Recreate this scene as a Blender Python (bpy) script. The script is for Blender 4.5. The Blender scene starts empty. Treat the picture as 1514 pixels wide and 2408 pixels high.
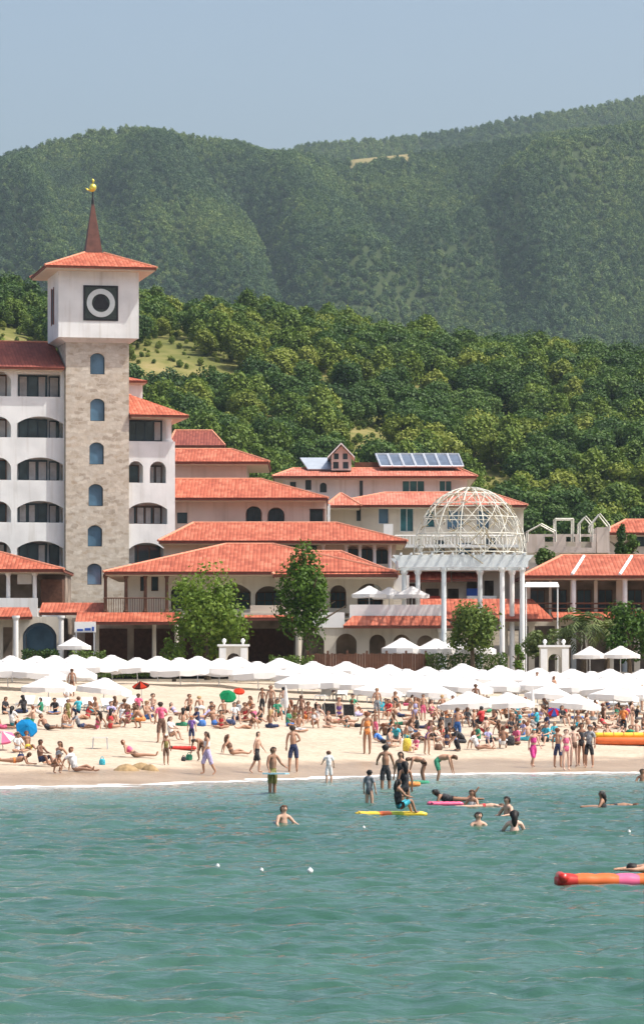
import bpy, math, random
import numpy as np
from math import sin, cos, pi, radians, tan, atan2, sqrt
from mathutils import Vector, Matrix
from mathutils.geometry import tessellate_polygon
random.seed(7)
RNG = np.random.default_rng(11)
sc = bpy.context.scene
COL = sc.collection

# ------------------------------------------------------------------ camera, sky, sun, exposure
F = 8550.0            # focal length in units of the 1514-wide reference frame
CH = 4.1              # camera height above the water (a pier)
PW, PH, HZ = 1514.0, 2408.0, 1600.0
cam = bpy.data.cameras.new('camera'); camo = bpy.data.objects.new('camera', cam); COL.objects.link(camo)
camo.location = (0, 0, CH); camo.rotation_euler = (radians(90), 0, 0)
cam.sensor_fit = 'VERTICAL'; cam.sensor_height = 24.0; cam.lens = 24.0 * F / PH
cam.shift_y = (HZ - PH / 2) / PH
cam.clip_start = 0.5; cam.clip_end = 20000
sc.camera = camo
SUN_EL, SUN_AZ = radians(58), radians(180 - 74)     # azimuth clockwise from +Y
w = bpy.data.worlds.new('World'); sc.world = w; w.use_nodes = True
nt = w.node_tree; bg = nt.nodes['Background']
sky = nt.nodes.new('ShaderNodeTexSky'); sky.sky_type = 'NISHITA'; sky.sun_disc = False
sky.sun_elevation = SUN_EL; sky.sun_rotation = SUN_AZ; sky.altitude = 0
sky.air_density = 1.0; sky.dust_density = 6.0; sky.ozone_density = 1.6
nt.links.new(sky.outputs[0], bg.inputs[0]); bg.inputs[1].default_value = 0.166
sl = bpy.data.lights.new('sun', 'SUN'); sl.energy = 4.2; sl.angle = radians(0.5); sl.color = (1.0, 0.95, 0.87)
slo = bpy.data.objects.new('sun', sl); COL.objects.link(slo)
sd = Vector((sin(SUN_AZ) * cos(SUN_EL), cos(SUN_AZ) * cos(SUN_EL), sin(SUN_EL)))
slo.rotation_euler = sd.to_track_quat('Z', 'Y').to_euler(); slo.location = (60, -20, 90)
sc.view_settings.view_transform = 'Standard'; sc.view_settings.look = 'None'
sc.view_settings.exposure = 0.30; sc.view_settings.gamma = 1.0
sc.cycles.use_denoising = True
sc.cycles.max_bounces = 6; sc.cycles.volume_bounces = 0; sc.cycles.transparent_max_bounces = 12

# ------------------------------------------------------------------ helpers
def W(px, py, Y):
    return Vector(((px - PW / 2) * Y / F, Y, CH + (HZ - py) * Y / F))
def X_(px, Y): return (px - PW / 2) * Y / F
def Z_(py, Y): return CH + (HZ - py) * Y / F

ROOT_INV = {}
def tag(o, label=None, cat=None, group=None, kind=None):
    if label: o['label'] = label
    if cat: o['category'] = cat
    if group: o['group'] = group
    if kind: o['kind'] = kind
    return o
def thing(name, label, cat, loc=(0, 0, 0), rotz=0.0, group=None):
    o = bpy.data.objects.new(name, None); COL.objects.link(o)
    o.location = loc; o.rotation_euler = (0, 0, rotz); o.empty_display_size = 0.3
    if rotz == 0.0: ROOT_INV[o.name] = Matrix.Translation(-Vector(loc))
    return tag(o, label, cat, group)
def link(name, me, parent=None, mats=None):
    o = bpy.data.objects.new(name, me); COL.objects.link(o)
    if parent is not None:
        o.parent = parent
        if parent.name in ROOT_INV: o.matrix_parent_inverse = ROOT_INV[parent.name]
    return o
class MB:
    def __init__(s): s.v = []; s.f = []; s.m = []; s.mi = 0
    def add(s, vs, fs):
        b = len(s.v); s.v += [tuple(v) for v in vs]; s.f += [[i + b for i in f] for f in fs]; s.m += [s.mi] * len(fs)
    def box(s, x0, x1, y0, y1, z0, z1):
        s.add([(x0,y0,z0),(x1,y0,z0),(x1,y1,z0),(x0,y1,z0),(x0,y0,z1),(x1,y0,z1),(x1,y1,z1),(x0,y1,z1)],
              [(3,2,1,0),(4,5,6,7),(0,1,5,4),(1,2,6,5),(2,3,7,6),(3,0,4,7)]); return s
    def obox(s, c, sx, sy, sz, M=None):
        vs = [Vector((a*sx/2, b*sy/2, d*sz/2)) for d in (-1,1) for a, b in ((-1,-1),(1,-1),(1,1),(-1,1))]
        if M: vs = [M @ v for v in vs]
        s.add([v + Vector(c) for v in vs], [(3,2,1,0),(4,5,6,7),(0,1,5,4),(1,2,6,5),(2,3,7,6),(3,0,4,7)]); return s
    def tube(s, pts, r, n=8, cap=True, closed=False):
        pts = [Vector(p) for p in pts]; rs = r if isinstance(r, (list, tuple)) else [r] * len(pts)
        rings = []; N = len(pts); up = Vector((0, 0, 1))
        for i, p in enumerate(pts):
            if closed: d = pts[(i+1) % N] - pts[i-1]
            else: d = pts[min(i+1, N-1)] - pts[max(i-1, 0)]
            d.normalize(); a = d.cross(up)
            if a.length < 1e-3: a = d.cross(Vector((0, 1, 0)))
            a.normalize(); b = a.cross(d)
            rings.append([p + (a * cos(2*pi*k/n) + b * sin(2*pi*k/n)) * rs[i] for k in range(n)])
        fs = []
        for i in range(N if closed else N-1):
            j = (i+1) % N
            for k in range(n): fs.append((i*n+k, i*n+(k+1) % n, j*n+(k+1) % n, j*n+k))
        if cap and not closed: fs.append(tuple(range(n-1, -1, -1))); fs.append(tuple((N-1)*n+k for k in range(n)))
        s.add([v for rg in rings for v in rg], fs); return s
    def lathe(s, prof, c=(0, 0, 0), n=16, a0=0.0, M=None):
        vs = []; fs = []; c = Vector(c)
        for r, z in prof:
            for k in range(n):
                v = Vector((r*cos(a0+2*pi*k/n), r*sin(a0+2*pi*k/n), z))
                vs.append((M @ v if M else v) + c)
        for i in range(len(prof)-1):
            for k in range(n): fs.append((i*n+k, i*n+(k+1) % n, (i+1)*n+(k+1) % n, (i+1)*n+k))
        fs.append(tuple(range(n-1, -1, -1))); L = len(prof)-1; fs.append(tuple(L*n+k for k in range(n)))
        s.add(vs, fs); return s
    def wall(s, outline, holes, thick, y=0.0):
        """plate with real openings in the XZ plane, front at y, going back by thick"""
        loops = [list(outline)] + [list(h) for h in holes]
        flat = [p for l in loops for p in l]; n = len(flat)
        tris = tessellate_polygon([[Vector((p[0], p[1], 0)) for p in l] for l in loops])
        vs = [(p[0], y, p[1]) for p in flat] + [(p[0], y+thick, p[1]) for p in flat]; fs = []
        for a, b, c in tris:
            A, B, C = (flat[i] for i in (a, b, c))
            if (B[0]-A[0])*(C[1]-A[1]) - (B[1]-A[1])*(C[0]-A[0]) < 0: b, c = c, b
            fs.append((a, b, c)); fs.append((a+n, c+n, b+n))
        st = 0
        for li, l in enumerate(loops):
            m = len(l)
            ar = sum(l[i][0]*l[(i+1) % m][1] - l[(i+1) % m][0]*l[i][1] for i in range(m))
            for i in range(m):
                a, b = st+i, st+(i+1) % m
                if (ar > 0) != (li == 0): a, b = b, a
                fs.append((b, a, a+n, b+n))
            st += m
        s.add(vs, fs); return s
    def build(s, name, mat, parent=None, smooth=False):
        me = bpy.data.meshes.new(name); me.from_pydata(s.v, [], s.f)
        for m in (mat if isinstance(mat, (list, tuple)) else [mat]): me.materials.append(m)
        if any(s.m): me.polygons.foreach_set('material_index', s.m)
        if smooth: me.polygons.foreach_set('use_smooth', [True] * len(s.f))
        me.update(); return link(name, me, parent)

def rect(x0, x1, z0, z1): return [(x0, z0), (x1, z0), (x1, z1), (x0, z1)]
def arch(x0, x1, z0, z1, rise=None, n=10):
    """opening with a (segmental) arched head; z1 = crown"""
    wd = x1 - x0; rise = wd/2 if rise is None else rise
    rise = min(rise, wd/2*0.999); R = (wd*wd/4 + rise*rise) / (2*rise); cz = z1 - R; cx = (x0+x1)/2
    a = math.asin(min(1, wd/2/R)); pts = [(x0, z0), (x1, z0)]
    for i in range(n+1):
        t = a - 2*a*i/n; pts.append((cx + R*sin(t), cz + R*cos(t)))
    return pts

# ------------------------------------------------------------------ materials
def mat(name, base, rough=0.8, var=0.0, scale=3.0, metal=0.0, spec=0.3, bump=0.0, col2=None, detail=4.0):
    m = bpy.data.materials.new(name); m.use_nodes = True; t = m.node_tree; p = t.nodes['Principled BSDF']
    p.inputs['Roughness'].default_value = rough; p.inputs['Metallic'].default_value = metal
    p.inputs['Specular IOR Level'].default_value = spec; p.inputs['Base Color'].default_value = (*base, 1)
    if var or col2 or bump:
        tc = t.nodes.new('ShaderNodeTexCoord'); nz = t.nodes.new('ShaderNodeTexNoise')
        nz.inputs['Scale'].default_value = scale; nz.inputs['Detail'].default_value = detail
        t.links.new(tc.outputs['Object'], nz.inputs['Vector'])
        if var or col2:
            rp = t.nodes.new('ShaderNodeValToRGB'); rp.color_ramp.elements[0].position = 0.32; rp.color_ramp.elements[1].position = 0.68
            c2 = col2 or tuple(min(1, c*(1+var)) for c in base)
            rp.color_ramp.elements[0].color = (*[c*(1-var) for c in base], 1); rp.color_ramp.elements[1].color = (*c2, 1)
            t.links.new(nz.outputs['Fac'], rp.inputs[0]); t.links.new(rp.outputs[0], p.inputs['Base Color'])
        if bump:
            bp = t.nodes.new('ShaderNodeBump'); bp.inputs['Strength'].default_value = bump; bp.inputs['Distance'].default_value = 0.05
            t.links.new(nz.outputs['Fac'], bp.inputs['Height']); t.links.new(bp.outputs[0], p.inputs['Normal'])
    return m
def N(t, ty, **kw):
    n = t.nodes.new(ty)
    for k, v in kw.items():
        if k.startswith('i_'):
            n.inputs[int(k[2:]) if k[2:].isdigit() else k[2:]].default_value = v
        else: setattr(n, k, v)
    return n
def math_(t, op, a, b=None, c=None):
    n = t.nodes.new('ShaderNodeMath'); n.operation = op
    for i, v in enumerate((a, b, c)):
        if v is None: continue
        if isinstance(v, (int, float)): n.inputs[i].default_value = v
        else: t.links.new(v, n.inputs[i])
    return n.outputs[0]
def ramp(t, fac, stops):
    r = t.nodes.new('ShaderNodeValToRGB'); e = r.color_ramp.elements
    while len(e) < len(stops): e.new(0.5)
    for i, (p, c) in enumerate(stops): e[i].position = p; e[i].color = (*c, 1)
    t.links.new(fac, r.inputs[0]); return r.outputs[0]
def mixc(t, fac, a, b, mode='MIX'):
    n = t.nodes.new('ShaderNodeMix'); n.data_type = 'RGBA'; n.blend_type = mode
    for sock, v in ((n.inputs[0], fac), (n.inputs[6], a), (n.inputs[7], b)):
        if isinstance(v, (int, float)): sock.default_value = v
        elif isinstance(v, tuple): sock.default_value = (*v, 1)
        else: t.links.new(v, sock)
    return n.outputs[2]
def new_mat(name, rough=0.8, spec=0.3):
    m = bpy.data.materials.new(name); m.use_nodes = True; t = m.node_tree; p = t.nodes['Principled BSDF']
    p.inputs['Roughness'].default_value = rough; p.inputs['Specular IOR Level'].default_value = spec
    return m, t, p

def stone_mat():
    m, t, p = new_mat('rough_stone', 0.9, 0.2)
    tc = N(t, 'ShaderNodeTexCoord'); nz = N(t, 'ShaderNodeTexNoise', i_Scale=1.7)
    t.links.new(tc.outputs['Object'], nz.inputs['Vector'])
    sx = N(t, 'ShaderNodeSeparateXYZ'); t.links.new(tc.outputs['Object'], sx.inputs[0])
    u = math_(t, 'ADD', math_(t, 'ADD', sx.outputs[0], sx.outputs[1]), math_(t, 'MULTIPLY', nz.outputs['Fac'], 0.9))
    v = math_(t, 'ADD', sx.outputs[2], math_(t, 'MULTIPLY', nz.outputs['Fac'], 0.7))
    cb = N(t, 'ShaderNodeCombineXYZ'); t.links.new(u, cb.inputs[0]); t.links.new(v, cb.inputs[1])
    br = N(t, 'ShaderNodeTexBrick', offset=0.5); br.inputs['Scale'].default_value = 1.0
    br.inputs['Brick Width'].default_value = 0.62; br.inputs['Row Height'].default_value = 0.3
    br.inputs['Mortar Size'].default_value = 0.03; br.inputs['Bias'].default_value = 0.0
    br.inputs['Color1'].default_value = (0, 0, 0, 1); br.inputs['Color2'].default_value = (1, 1, 1, 1); br.inputs['Mortar'].default_value = (0.5, 0.5, 0.5, 1)
    t.links.new(cb.outputs[0], br.inputs['Vector'])
    c = ramp(t, br.outputs['Color'], [(0.0, (0.27, 0.22, 0.165)), (0.3, (0.44, 0.38, 0.30)), (0.55, (0.50, 0.465, 0.40)), (0.8, (0.60, 0.55, 0.46)), (1.0, (0.38, 0.30, 0.215))])
    n2 = N(t, 'ShaderNodeTexNoise', i_Scale=2.2, i_Detail=5.0); t.links.new(tc.outputs['Object'], n2.inputs['Vector'])
    c = mixc(t, 0.4, c, ramp(t, n2.outputs['Fac'], [(0.3, (0.36, 0.30, 0.23)), (0.5, (0.49, 0.44, 0.37)), (0.72, (0.60, 0.56, 0.50))]))
    c = mixc(t, br.outputs['Fac'], c, (0.47, 0.42, 0.35))
    t.links.new(c, p.inputs['Base Color'])
    bp = N(t, 'ShaderNodeBump', i_Strength=0.6, i_Distance=0.06); t.links.new(n2.outputs['Fac'], bp.inputs['Height']); t.links.new(bp.outputs[0], p.inputs['Normal'])
    return m

def tile_mat(name, c1, c2, c3):
    """barrel tiles: channels run down the slope on every face of a roof"""
    m, t, p = new_mat(name, 0.75, 0.25)
    tc = N(t, 'ShaderNodeTexCoord'); g = N(t, 'ShaderNodeNewGeometry')
    s1 = N(t, 'ShaderNodeSeparateXYZ'); t.links.new(tc.outputs['Object'], s1.inputs[0])
    s2 = N(t, 'ShaderNodeSeparateXYZ'); t.links.new(g.outputs['True Normal'], s2.inputs[0])
    side = math_(t, 'GREATER_THAN', math_(t, 'ABSOLUTE', s2.outputs[0]), math_(t, 'ABSOLUTE', s2.outputs[1]))
    u = math_(t, 'ADD', math_(t, 'MULTIPLY', s1.outputs[0], math_(t, 'SUBTRACT', 1.0, side)), math_(t, 'MULTIPLY', s1.outputs[1], side))
    uu = math_(t, 'MULTIPLY', u, 1/0.28); vv = math_(t, 'MULTIPLY', s1.outputs[2], 1/0.17)
    cb = N(t, 'ShaderNodeCombineXYZ'); t.links.new(math_(t, 'FLOOR', uu), cb.inputs[0]); t.links.new(math_(t, 'FLOOR', vv), cb.inputs[1])
    wn = N(t, 'ShaderNodeTexWhiteNoise', noise_dimensions='2D'); t.links.new(cb.outputs[0], wn.inputs['Vector'])
    nz = N(t, 'ShaderNodeTexNoise', i_Scale=0.7, i_Detail=5.0); t.links.new(tc.outputs['Object'], nz.inputs['Vector'])
    f = math_(t, 'ADD', math_(t, 'MULTIPLY', wn.outputs['Value'], 0.5), math_(t, 'MULTIPLY_ADD', nz.outputs['Fac'], 1.1, -0.28))
    c = ramp(t, f, [(0.2, c1), (0.5, c2), (0.85, c3)])
    fr = math_(t, 'FRACT', uu); fv = math_(t, 'FRACT', vv)
    gap = math_(t, 'LESS_THAN', fr, 0.16)
    c = mixc(t, math_(t, 'MULTIPLY', gap, 0.32), c, tuple(x*0.35 for x in c1))
    t.links.new(c, p.inputs['Base Color'])
    h = math_(t, 'ADD', math_(t, 'SINE', math_(t, 'MULTIPLY', fr, pi)), math_(t, 'MULTIPLY', fv, -0.5))
    bp = N(t, 'ShaderNodeBump', i_Strength=0.5, i_Distance=0.05); t.links.new(h, bp.inputs['Height']); t.links.new(bp.outputs[0], p.inputs['Normal'])
    return m

def leaf_mat(name, dark, mid, light, trans=0.25):
    m, t, p = new_mat(name, 0.6, 0.25)
    g = N(t, 'ShaderNodeNewGeometry'); oi = N(t, 'ShaderNodeObjectInfo')
    f = math_(t, 'ADD', math_(t, 'MULTIPLY', g.outputs['Random Per Island'], 0.38), math_(t, 'MULTIPLY', oi.outputs['Random'], 0.62))
    c = ramp(t, f, [(0.1, dark), (0.5, mid), (0.9, light)])
    t.links.new(c, p.inputs['Base Color'])
    tr = N(t, 'ShaderNodeBsdfTranslucent'); t.links.new(mixc(t, 1.0, c, (1.0, 1.1, 0.5), 'MULTIPLY'), tr.inputs[0])
    mx = N(t, 'ShaderNodeMixShader'); mx.inputs[0].default_value = trans
    t.links.new(p.outputs[0], mx.inputs[1]); t.links.new(tr.outputs[0], mx.inputs[2])
    t.links.new(mx.outputs[0], t.nodes['Material Output'].inputs[0]); return m

def wall_mat(name, c):
    """plaster with blotches and faint rain streaks"""
    m, t, p = new_mat(name, 0.9, 0.2); tc = N(t, 'ShaderNodeTexCoord')
    n1 = N(t, 'ShaderNodeTexNoise', i_Scale=0.5, i_Detail=5.0); t.links.new(tc.outputs['Object'], n1.inputs['Vector'])
    mp = N(t, 'ShaderNodeMapping'); mp.inputs['Scale'].default_value = (2.4, 2.4, 0.16); t.links.new(tc.outputs['Object'], mp.inputs['Vector'])
    n2 = N(t, 'ShaderNodeTexNoise', i_Scale=1.0, i_Detail=4.0); t.links.new(mp.outputs[0], n2.inputs['Vector'])
    a = ramp(t, n1.outputs['Fac'], [(0.32, tuple(x*0.86 for x in c)), (0.55, c), (0.75, tuple(min(.85, x*1.06) for x in c))])
    b = ramp(t, n2.outputs['Fac'], [(0.30, (0.74, 0.71, 0.66)), (0.46, (1.0, 1.0, 1.0))])
    t.links.new(mixc(t, 0.5, a, b, 'MULTIPLY'), p.inputs['Base Color'])
    n3 = N(t, 'ShaderNodeTexNoise', i_Scale=3.0, i_Detail=4.0); t.links.new(tc.outputs['Object'], n3.inputs['Vector'])
    bp = N(t, 'ShaderNodeBump', i_Strength=0.15, i_Distance=0.05); t.links.new(n3.outputs['Fac'], bp.inputs['Height']); t.links.new(bp.outputs[0], p.inputs['Normal']); return m
M = {}
M['stucco'] = wall_mat('white_stucco', (0.715, 0.735, 0.73))
M['cream'] = wall_mat('cream_stucco', (0.61, 0.56, 0.47))
M['pink'] = wall_mat('pale_pink_stucco', (0.60, 0.52, 0.46))
M['soffit'] = mat('soffit_plaster', (0.62, 0.54, 0.42), 0.9, 0.05)
M['stone'] = stone_mat()
M['tile'] = tile_mat('terracotta_tiles', (0.27, 0.064, 0.034), (0.365, 0.092, 0.049), (0.46, 0.15, 0.088))
M['tile_old'] = tile_mat('faded_terracotta_tiles', (0.34, 0.10, 0.062), (0.44, 0.14, 0.09), (0.52, 0.21, 0.145))
M['tile_dark_and_shaded'] = tile_mat('dark_red_and_shaded_tiles', (0.16, 0.04, 0.03), (0.21, 0.055, 0.04), (0.26, 0.075, 0.05))  # true dark red on the garden house, painted shade on the left wing
M['ridge'] = mat('ridge_tiles', (0.58, 0.24, 0.15), 0.8, 0.15, 4.0)
M['fascia'] = mat('fascia_wood', (0.17, 0.055, 0.035), 0.7, 0.2, 3.0)
M['spire'] = mat('spire_copper_brown', (0.105, 0.045, 0.035), 0.6, 0.25, 2.0)
M['white'] = mat('white_paint', (0.78, 0.78, 0.76), 0.5, 0.03, 3.0)
M['bluewhite'] = mat('pale_grey_blue_paint', (0.66, 0.71, 0.72), 0.5, 0.06, 3.0)
M['glass'] = mat('window_glass', (0.035, 0.06, 0.075), 0.08, 0.5, 0.6, spec=0.7)
M['teal_glass'] = mat('teal_window_glass', (0.03, 0.13, 0.15), 0.08, 0.4, 0.8, spec=0.7)
M['blue_glass'] = mat('blue_window_glass', (0.08, 0.16, 0.24), 0.1, 0.3, 0.8, spec=0.7)
M['frame'] = mat('dark_blue_frame', (0.03, 0.05, 0.07), 0.5, 0.2)
M['brown'] = mat('brown_timber', (0.11, 0.05, 0.03), 0.7, 0.25, 4.0)
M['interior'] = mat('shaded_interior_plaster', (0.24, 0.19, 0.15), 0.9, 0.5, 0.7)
M['curtain'] = mat('window_curtain', (0.45, 0.43, 0.42), 0.9, 0.15, 2.0)
M['metal_roof'] = mat('sheet_metal_roof', (0.38, 0.42, 0.47), 0.45, 0.08, 1.0, metal=0.2)
M['solar'] = mat('solar_panel_glass', (0.10, 0.125, 0.17), 0.32, 0.3, 1.0, spec=0.6)
M['alu'] = mat('aluminium', (0.6, 0.62, 0.64), 0.4, 0.05, metal=0.6)
M['gold'] = mat('gilded_metal', (0.75, 0.66, 0.12), 0.3, 0.1, metal=0.6)
M['black'] = mat('dark_iron', (0.02, 0.02, 0.025), 0.5, 0.2)
M['clock'] = mat('dark_green_panel', (0.04, 0.055, 0.05), 0.5, 0.25, 6.0)
M['dial'] = mat('pale_grey_enamel', (0.55, 0.60, 0.60), 0.5, 0.05)
M['bark'] = mat('bark', (0.10, 0.075, 0.05), 0.9, 0.3, 6.0, bump=0.4)
M['wire'] = mat('cream_white_wire', (0.58, 0.57, 0.50), 0.6, 0.15)
M['leaf_fg'] = leaf_mat('bright_broad_leaves', (0.028, 0.070, 0.008), (0.075, 0.145, 0.016), (0.15, 0.22, 0.030), 0.3)
M['leaf_palm'] = leaf_mat('olive_fronds', (0.06, 0.085, 0.025), (0.12, 0.16, 0.05), (0.22, 0.26, 0.10), 0.2)
M['leaf_hedge'] = leaf_mat('hedge_leaves', (0.022, 0.055, 0.010), (0.06, 0.11, 0.018), (0.12, 0.17, 0.032), 0.2)
M['leaf_dark'] = leaf_mat('dark_wood_leaves', (0.022, 0.055, 0.010), (0.050, 0.104, 0.016), (0.092, 0.15, 0.026), 0.2)
M['leaf_mid'] = leaf_mat('mid_green_leaves', (0.050, 0.095, 0.011), (0.108, 0.168, 0.020), (0.175, 0.23, 0.036), 0.2)
M['leaf_olive'] = leaf_mat('olive_green_leaves', (0.090, 0.125, 0.014), (0.168, 0.21, 0.026), (0.25, 0.28, 0.052), 0.2)
M['leaf_far_light'] = leaf_mat('sun_tinted_mountain_leaves', (0.050, 0.098, 0.018), (0.098, 0.158, 0.032), (0.165, 0.21, 0.050), 0.1)  # sunlight on the ridges painted in as a lighter leaf colour
M['leaf_far_dark'] = leaf_mat('shade_tinted_mountain_leaves', (0.017, 0.050, 0.016), (0.038, 0.084, 0.026), (0.070, 0.12, 0.038), 0.1)  # shade in the folds painted in as a darker leaf colour
M['leaf_far'] = leaf_mat('mountain_forest_leaves', (0.030, 0.074, 0.016), (0.066, 0.124, 0.028), (0.118, 0.172, 0.042), 0.1)
# ------------------------------------------------------------------ terrain
def vnoise(x, y, seed=0):
    """smooth value noise, vectorised"""
    xi = np.floor(x).astype(int); yi = np.floor(y).astype(int); fx = x-xi; fy = y-yi
    fx = fx*fx*(3-2*fx); fy = fy*fy*(3-2*fy)
    def h(a, b):
        n = (a*374761393 + b*668265263 + seed*974711) & 0x7fffffff
        n = ((n ^ (n >> 13)) * 1274126177) & 0x7fffffff
        return ((n ^ (n >> 16)) & 0xffff) / 65535.0
    return (h(xi, yi)*(1-fx)+h(xi+1, yi)*fx)*(1-fy) + (h(xi, yi+1)*(1-fx)+h(xi+1, yi+1)*fx)*fy
def fbm(x, y, o=4, seed=0):
    s = 0; a = 0.5
    for i in range(o): s = s + a*vnoise(x*2**i, y*2**i, seed+i); a *= 0.5
    return s
def shore(X): return np.interp(X, [-400, -60, -12.4, -7.7, -1.2, 4.6, 14.6, 60, 400], [60, 118, 140, 143.5, 153, 160, 164.5, 182, 300])
def z_beach(X, Y):
    d = Y - shore(X)
    return np.interp(d, [-120, -40, -8, 0, 4, 12, 32, 45, 75, 88, 96], [-8, -3, -0.35, 0, 0.12, 0.52, 1.72, 2.3, 3.25, 3.85, 4.0])
S_NEAR = ([-900, -300, 0, 120, 330, 430, 600, 800, 1000, 1200, 1400, 1514, 1900, 2500], [760, 690, 655, 690, 690, 700, 718, 742, 775, 802, 818, 828, 850, 870])
S_FRONT = ([-900, -300, 0, 100, 200, 320, 420, 500, 560, 620, 700, 820, 960, 1000, 1200, 1400, 1514, 1900, 2500], [600, 450, 362, 333, 305, 292, 303, 324, 330, 350, 353, 374, 360, 352, 322, 296, 280, 250, 240])
S_REAR = ([-900, 300, 600, 690, 720, 900, 1000, 1100, 1200, 1300, 1400, 1514, 1900, 2500], [700, 450, 375, 345, 334, 323, 311, 298, 276, 261, 244, 223, 190, 200])
YN0, YN1, YF0, YF1, YB0, YB1 = 520.0, 780.0, 2200.0, 3200.0, 3600.0, 4200.0
def zs(px, S, Y, drop): return CH + (HZ - np.interp(px, *S) - drop) * Y / F
def z_land(X, Y):
    X = np.asarray(X, float); Y = np.asarray(Y, float); px = X*F/Y + PW/2
    zb = z_beach(X, Y)
    town = np.interp(Y, [0, 248, 285, 330, 400, YN0], [4.0, 4.0, 4.6, 9.0, 13.5, 17.0])
    zr = zs(px, S_NEAR, YN1, 60)
    t = np.clip((Y-YN0)/(YN1-YN0), 0, 1)
    hill = 17.0 + (zr-17.0)*(t*(1.25-0.25*t)) + 7*np.sin(pi*t)*(fbm(X/60+3, Y/60, 3, 5)-0.45)*2
    back = zr - np.clip((Y-YN1)/300, 0, 1)*45
    z = np.where(Y < 248, zb, np.where(Y < YN0, np.maximum(town, np.minimum(zb, 4.0)), np.where(Y < YN1, hill, back)))
    return z
def z_mount(X, Y):
    X = np.asarray(X, float); Y = np.asarray(Y, float); px = X*F/Y + PW/2
    zf = zs(px, S_FRONT, YF1, 16 - 13*np.clip(np.minimum(px-806, 980-px)/20, 0, 1)); t = np.clip((Y-YF0)/(YF1-YF0), 0, 1)
    und = (np.abs(fbm(px/260+1.7+0.9*t, t*1.3+0.3, 3, 9)-0.47)*2 - 0.25)*120 * np.sin(pi*np.clip(t, 0, 1))**0.8
    # the long spur that runs down to the left from the upper right, and one at far left
    def spur(x0, t0, x1, t1, wd, amp):
        L = np.clip((t0-t)/(t0-t1), 0, 1); c = x0 + (x1-x0)*L
        return amp*np.exp(-((px-c)/wd)**2) * np.clip((t0-t)/0.15, 0, 1) * np.clip((t-t1)/0.12, 0, 1)
    und = und + spur(1620, 0.97, 760, 0.25, 150, 42) + spur(-60, 0.92, 240, 0.1, 110, 50) + spur(330, 0.95, 620, 0.15, 90, 30)
    z1 = 150 + (zf-150)*(t*(1.15-0.15*t)) + und*0.75
    z1 = np.minimum(z1, CH + (HZ - np.interp(px, *S_FRONT) - 16 + 13*np.clip(np.minimum(px-806, 980-px)/20, 0, 1) - 60*(1-t))*Y/F)
    d = np.clip((Y-YF1)/(YB0-YF1), 0, 1); z2 = zf - 60*np.sin(d*pi/2)
    zr = zs(px, S_REAR, YB1, 10); t3 = np.clip((Y-YB0)/(YB1-YB0), 0, 1); z3 = (zf-60) + (zr-zf+60)*t3
    z4 = zr - np.clip((Y-YB1)/800, 0, 1)*200
    return np.where(Y < YF1, z1, np.where(Y < YB0, z2, np.where(Y < YB1, z3, z4)))

def grid_mesh(name, XX, YY, ZZ, material, smooth=True):
    r, c = XX.shape; me = bpy.data.meshes.new(name)
    co = np.stack([XX, YY, ZZ], -1).reshape(-1, 3)
    idx = np.arange(r*c).reshape(r, c)
    q = np.stack([idx[:-1, :-1], idx[:-1, 1:], idx[1:, 1:], idx[1:, :-1]], -1).reshape(-1, 4)
    me.vertices.add(r*c); me.vertices.foreach_set('co', co.ravel())
    me.loops.add(q.size); me.loops.foreach_set('vertex_index', q.ravel())
    me.polygons.add(len(q)); me.polygons.foreach_set('loop_start', np.arange(0, q.size, 4)); 
    me.polygons.foreach_set('use_smooth', np.full(len(q), smooth))
    me.update(); me.materials.append(material)
    return link(name, me)

def sand_mat():
    m, t, p = new_mat('beach_sand', 0.95, 0.15)
    tc = N(t, 'ShaderNodeTexCoord'); sx = N(t, 'ShaderNodeSeparateXYZ'); t.links.new(tc.outputs['Object'], sx.inputs[0])
    n1 = N(t, 'ShaderNodeTexNoise', i_Scale=0.35, i_Detail=6.0); t.links.new(tc.outputs['Object'], n1.inputs['Vector'])
    n2 = N(t, 'ShaderNodeTexNoise', i_Scale=3.0, i_Detail=4.0); t.links.new(tc.outputs['Object'], n2.inputs['Vector'])
    dry = ramp(t, n2.outputs['Fac'], [(0.3, (0.36, 0.295, 0.22)), (0.5, (0.46, 0.385, 0.295)), (0.7, (0.53, 0.45, 0.355))])
    dry = mixc(t, 0.35, dry, ramp(t, n1.outputs['Fac'], [(0.35, (0.34, 0.27, 0.20)), (0.6, (0.49, 0.40, 0.31))]))
    wet = ramp(t, n1.outputs['Fac'], [(0.35, (0.29, 0.21, 0.14)), (0.65, (0.37, 0.28, 0.195))])
    h = math_(t, 'ADD', sx.outputs[2], math_(t, 'MULTIPLY', math_(t, 'SUBTRACT', n1.outputs['Fac'], 0.5), 0.5))
    r = N(t, 'ShaderNodeMapRange'); r.inputs['From Min'].default_value = 0.30; r.inputs['From Max'].default_value = 0.52; t.links.new(h, r.inputs['Value'])
    t.links.new(mixc(t, r.outputs[0], wet, dry), p.inputs['Base Color'])
    rr = math_(t, 'MULTIPLY_ADD', r.outputs[0], 0.6, 0.3); t.links.new(rr, p.inputs['Roughness'])
    bp = N(t, 'ShaderNodeBump', i_Strength=0.7, i_Distance=0.12); t.links.new(n2.outputs['Fac'], bp.inputs['Height']); t.links.new(bp.outputs[0], p.inputs['Normal'])
    return m
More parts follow.
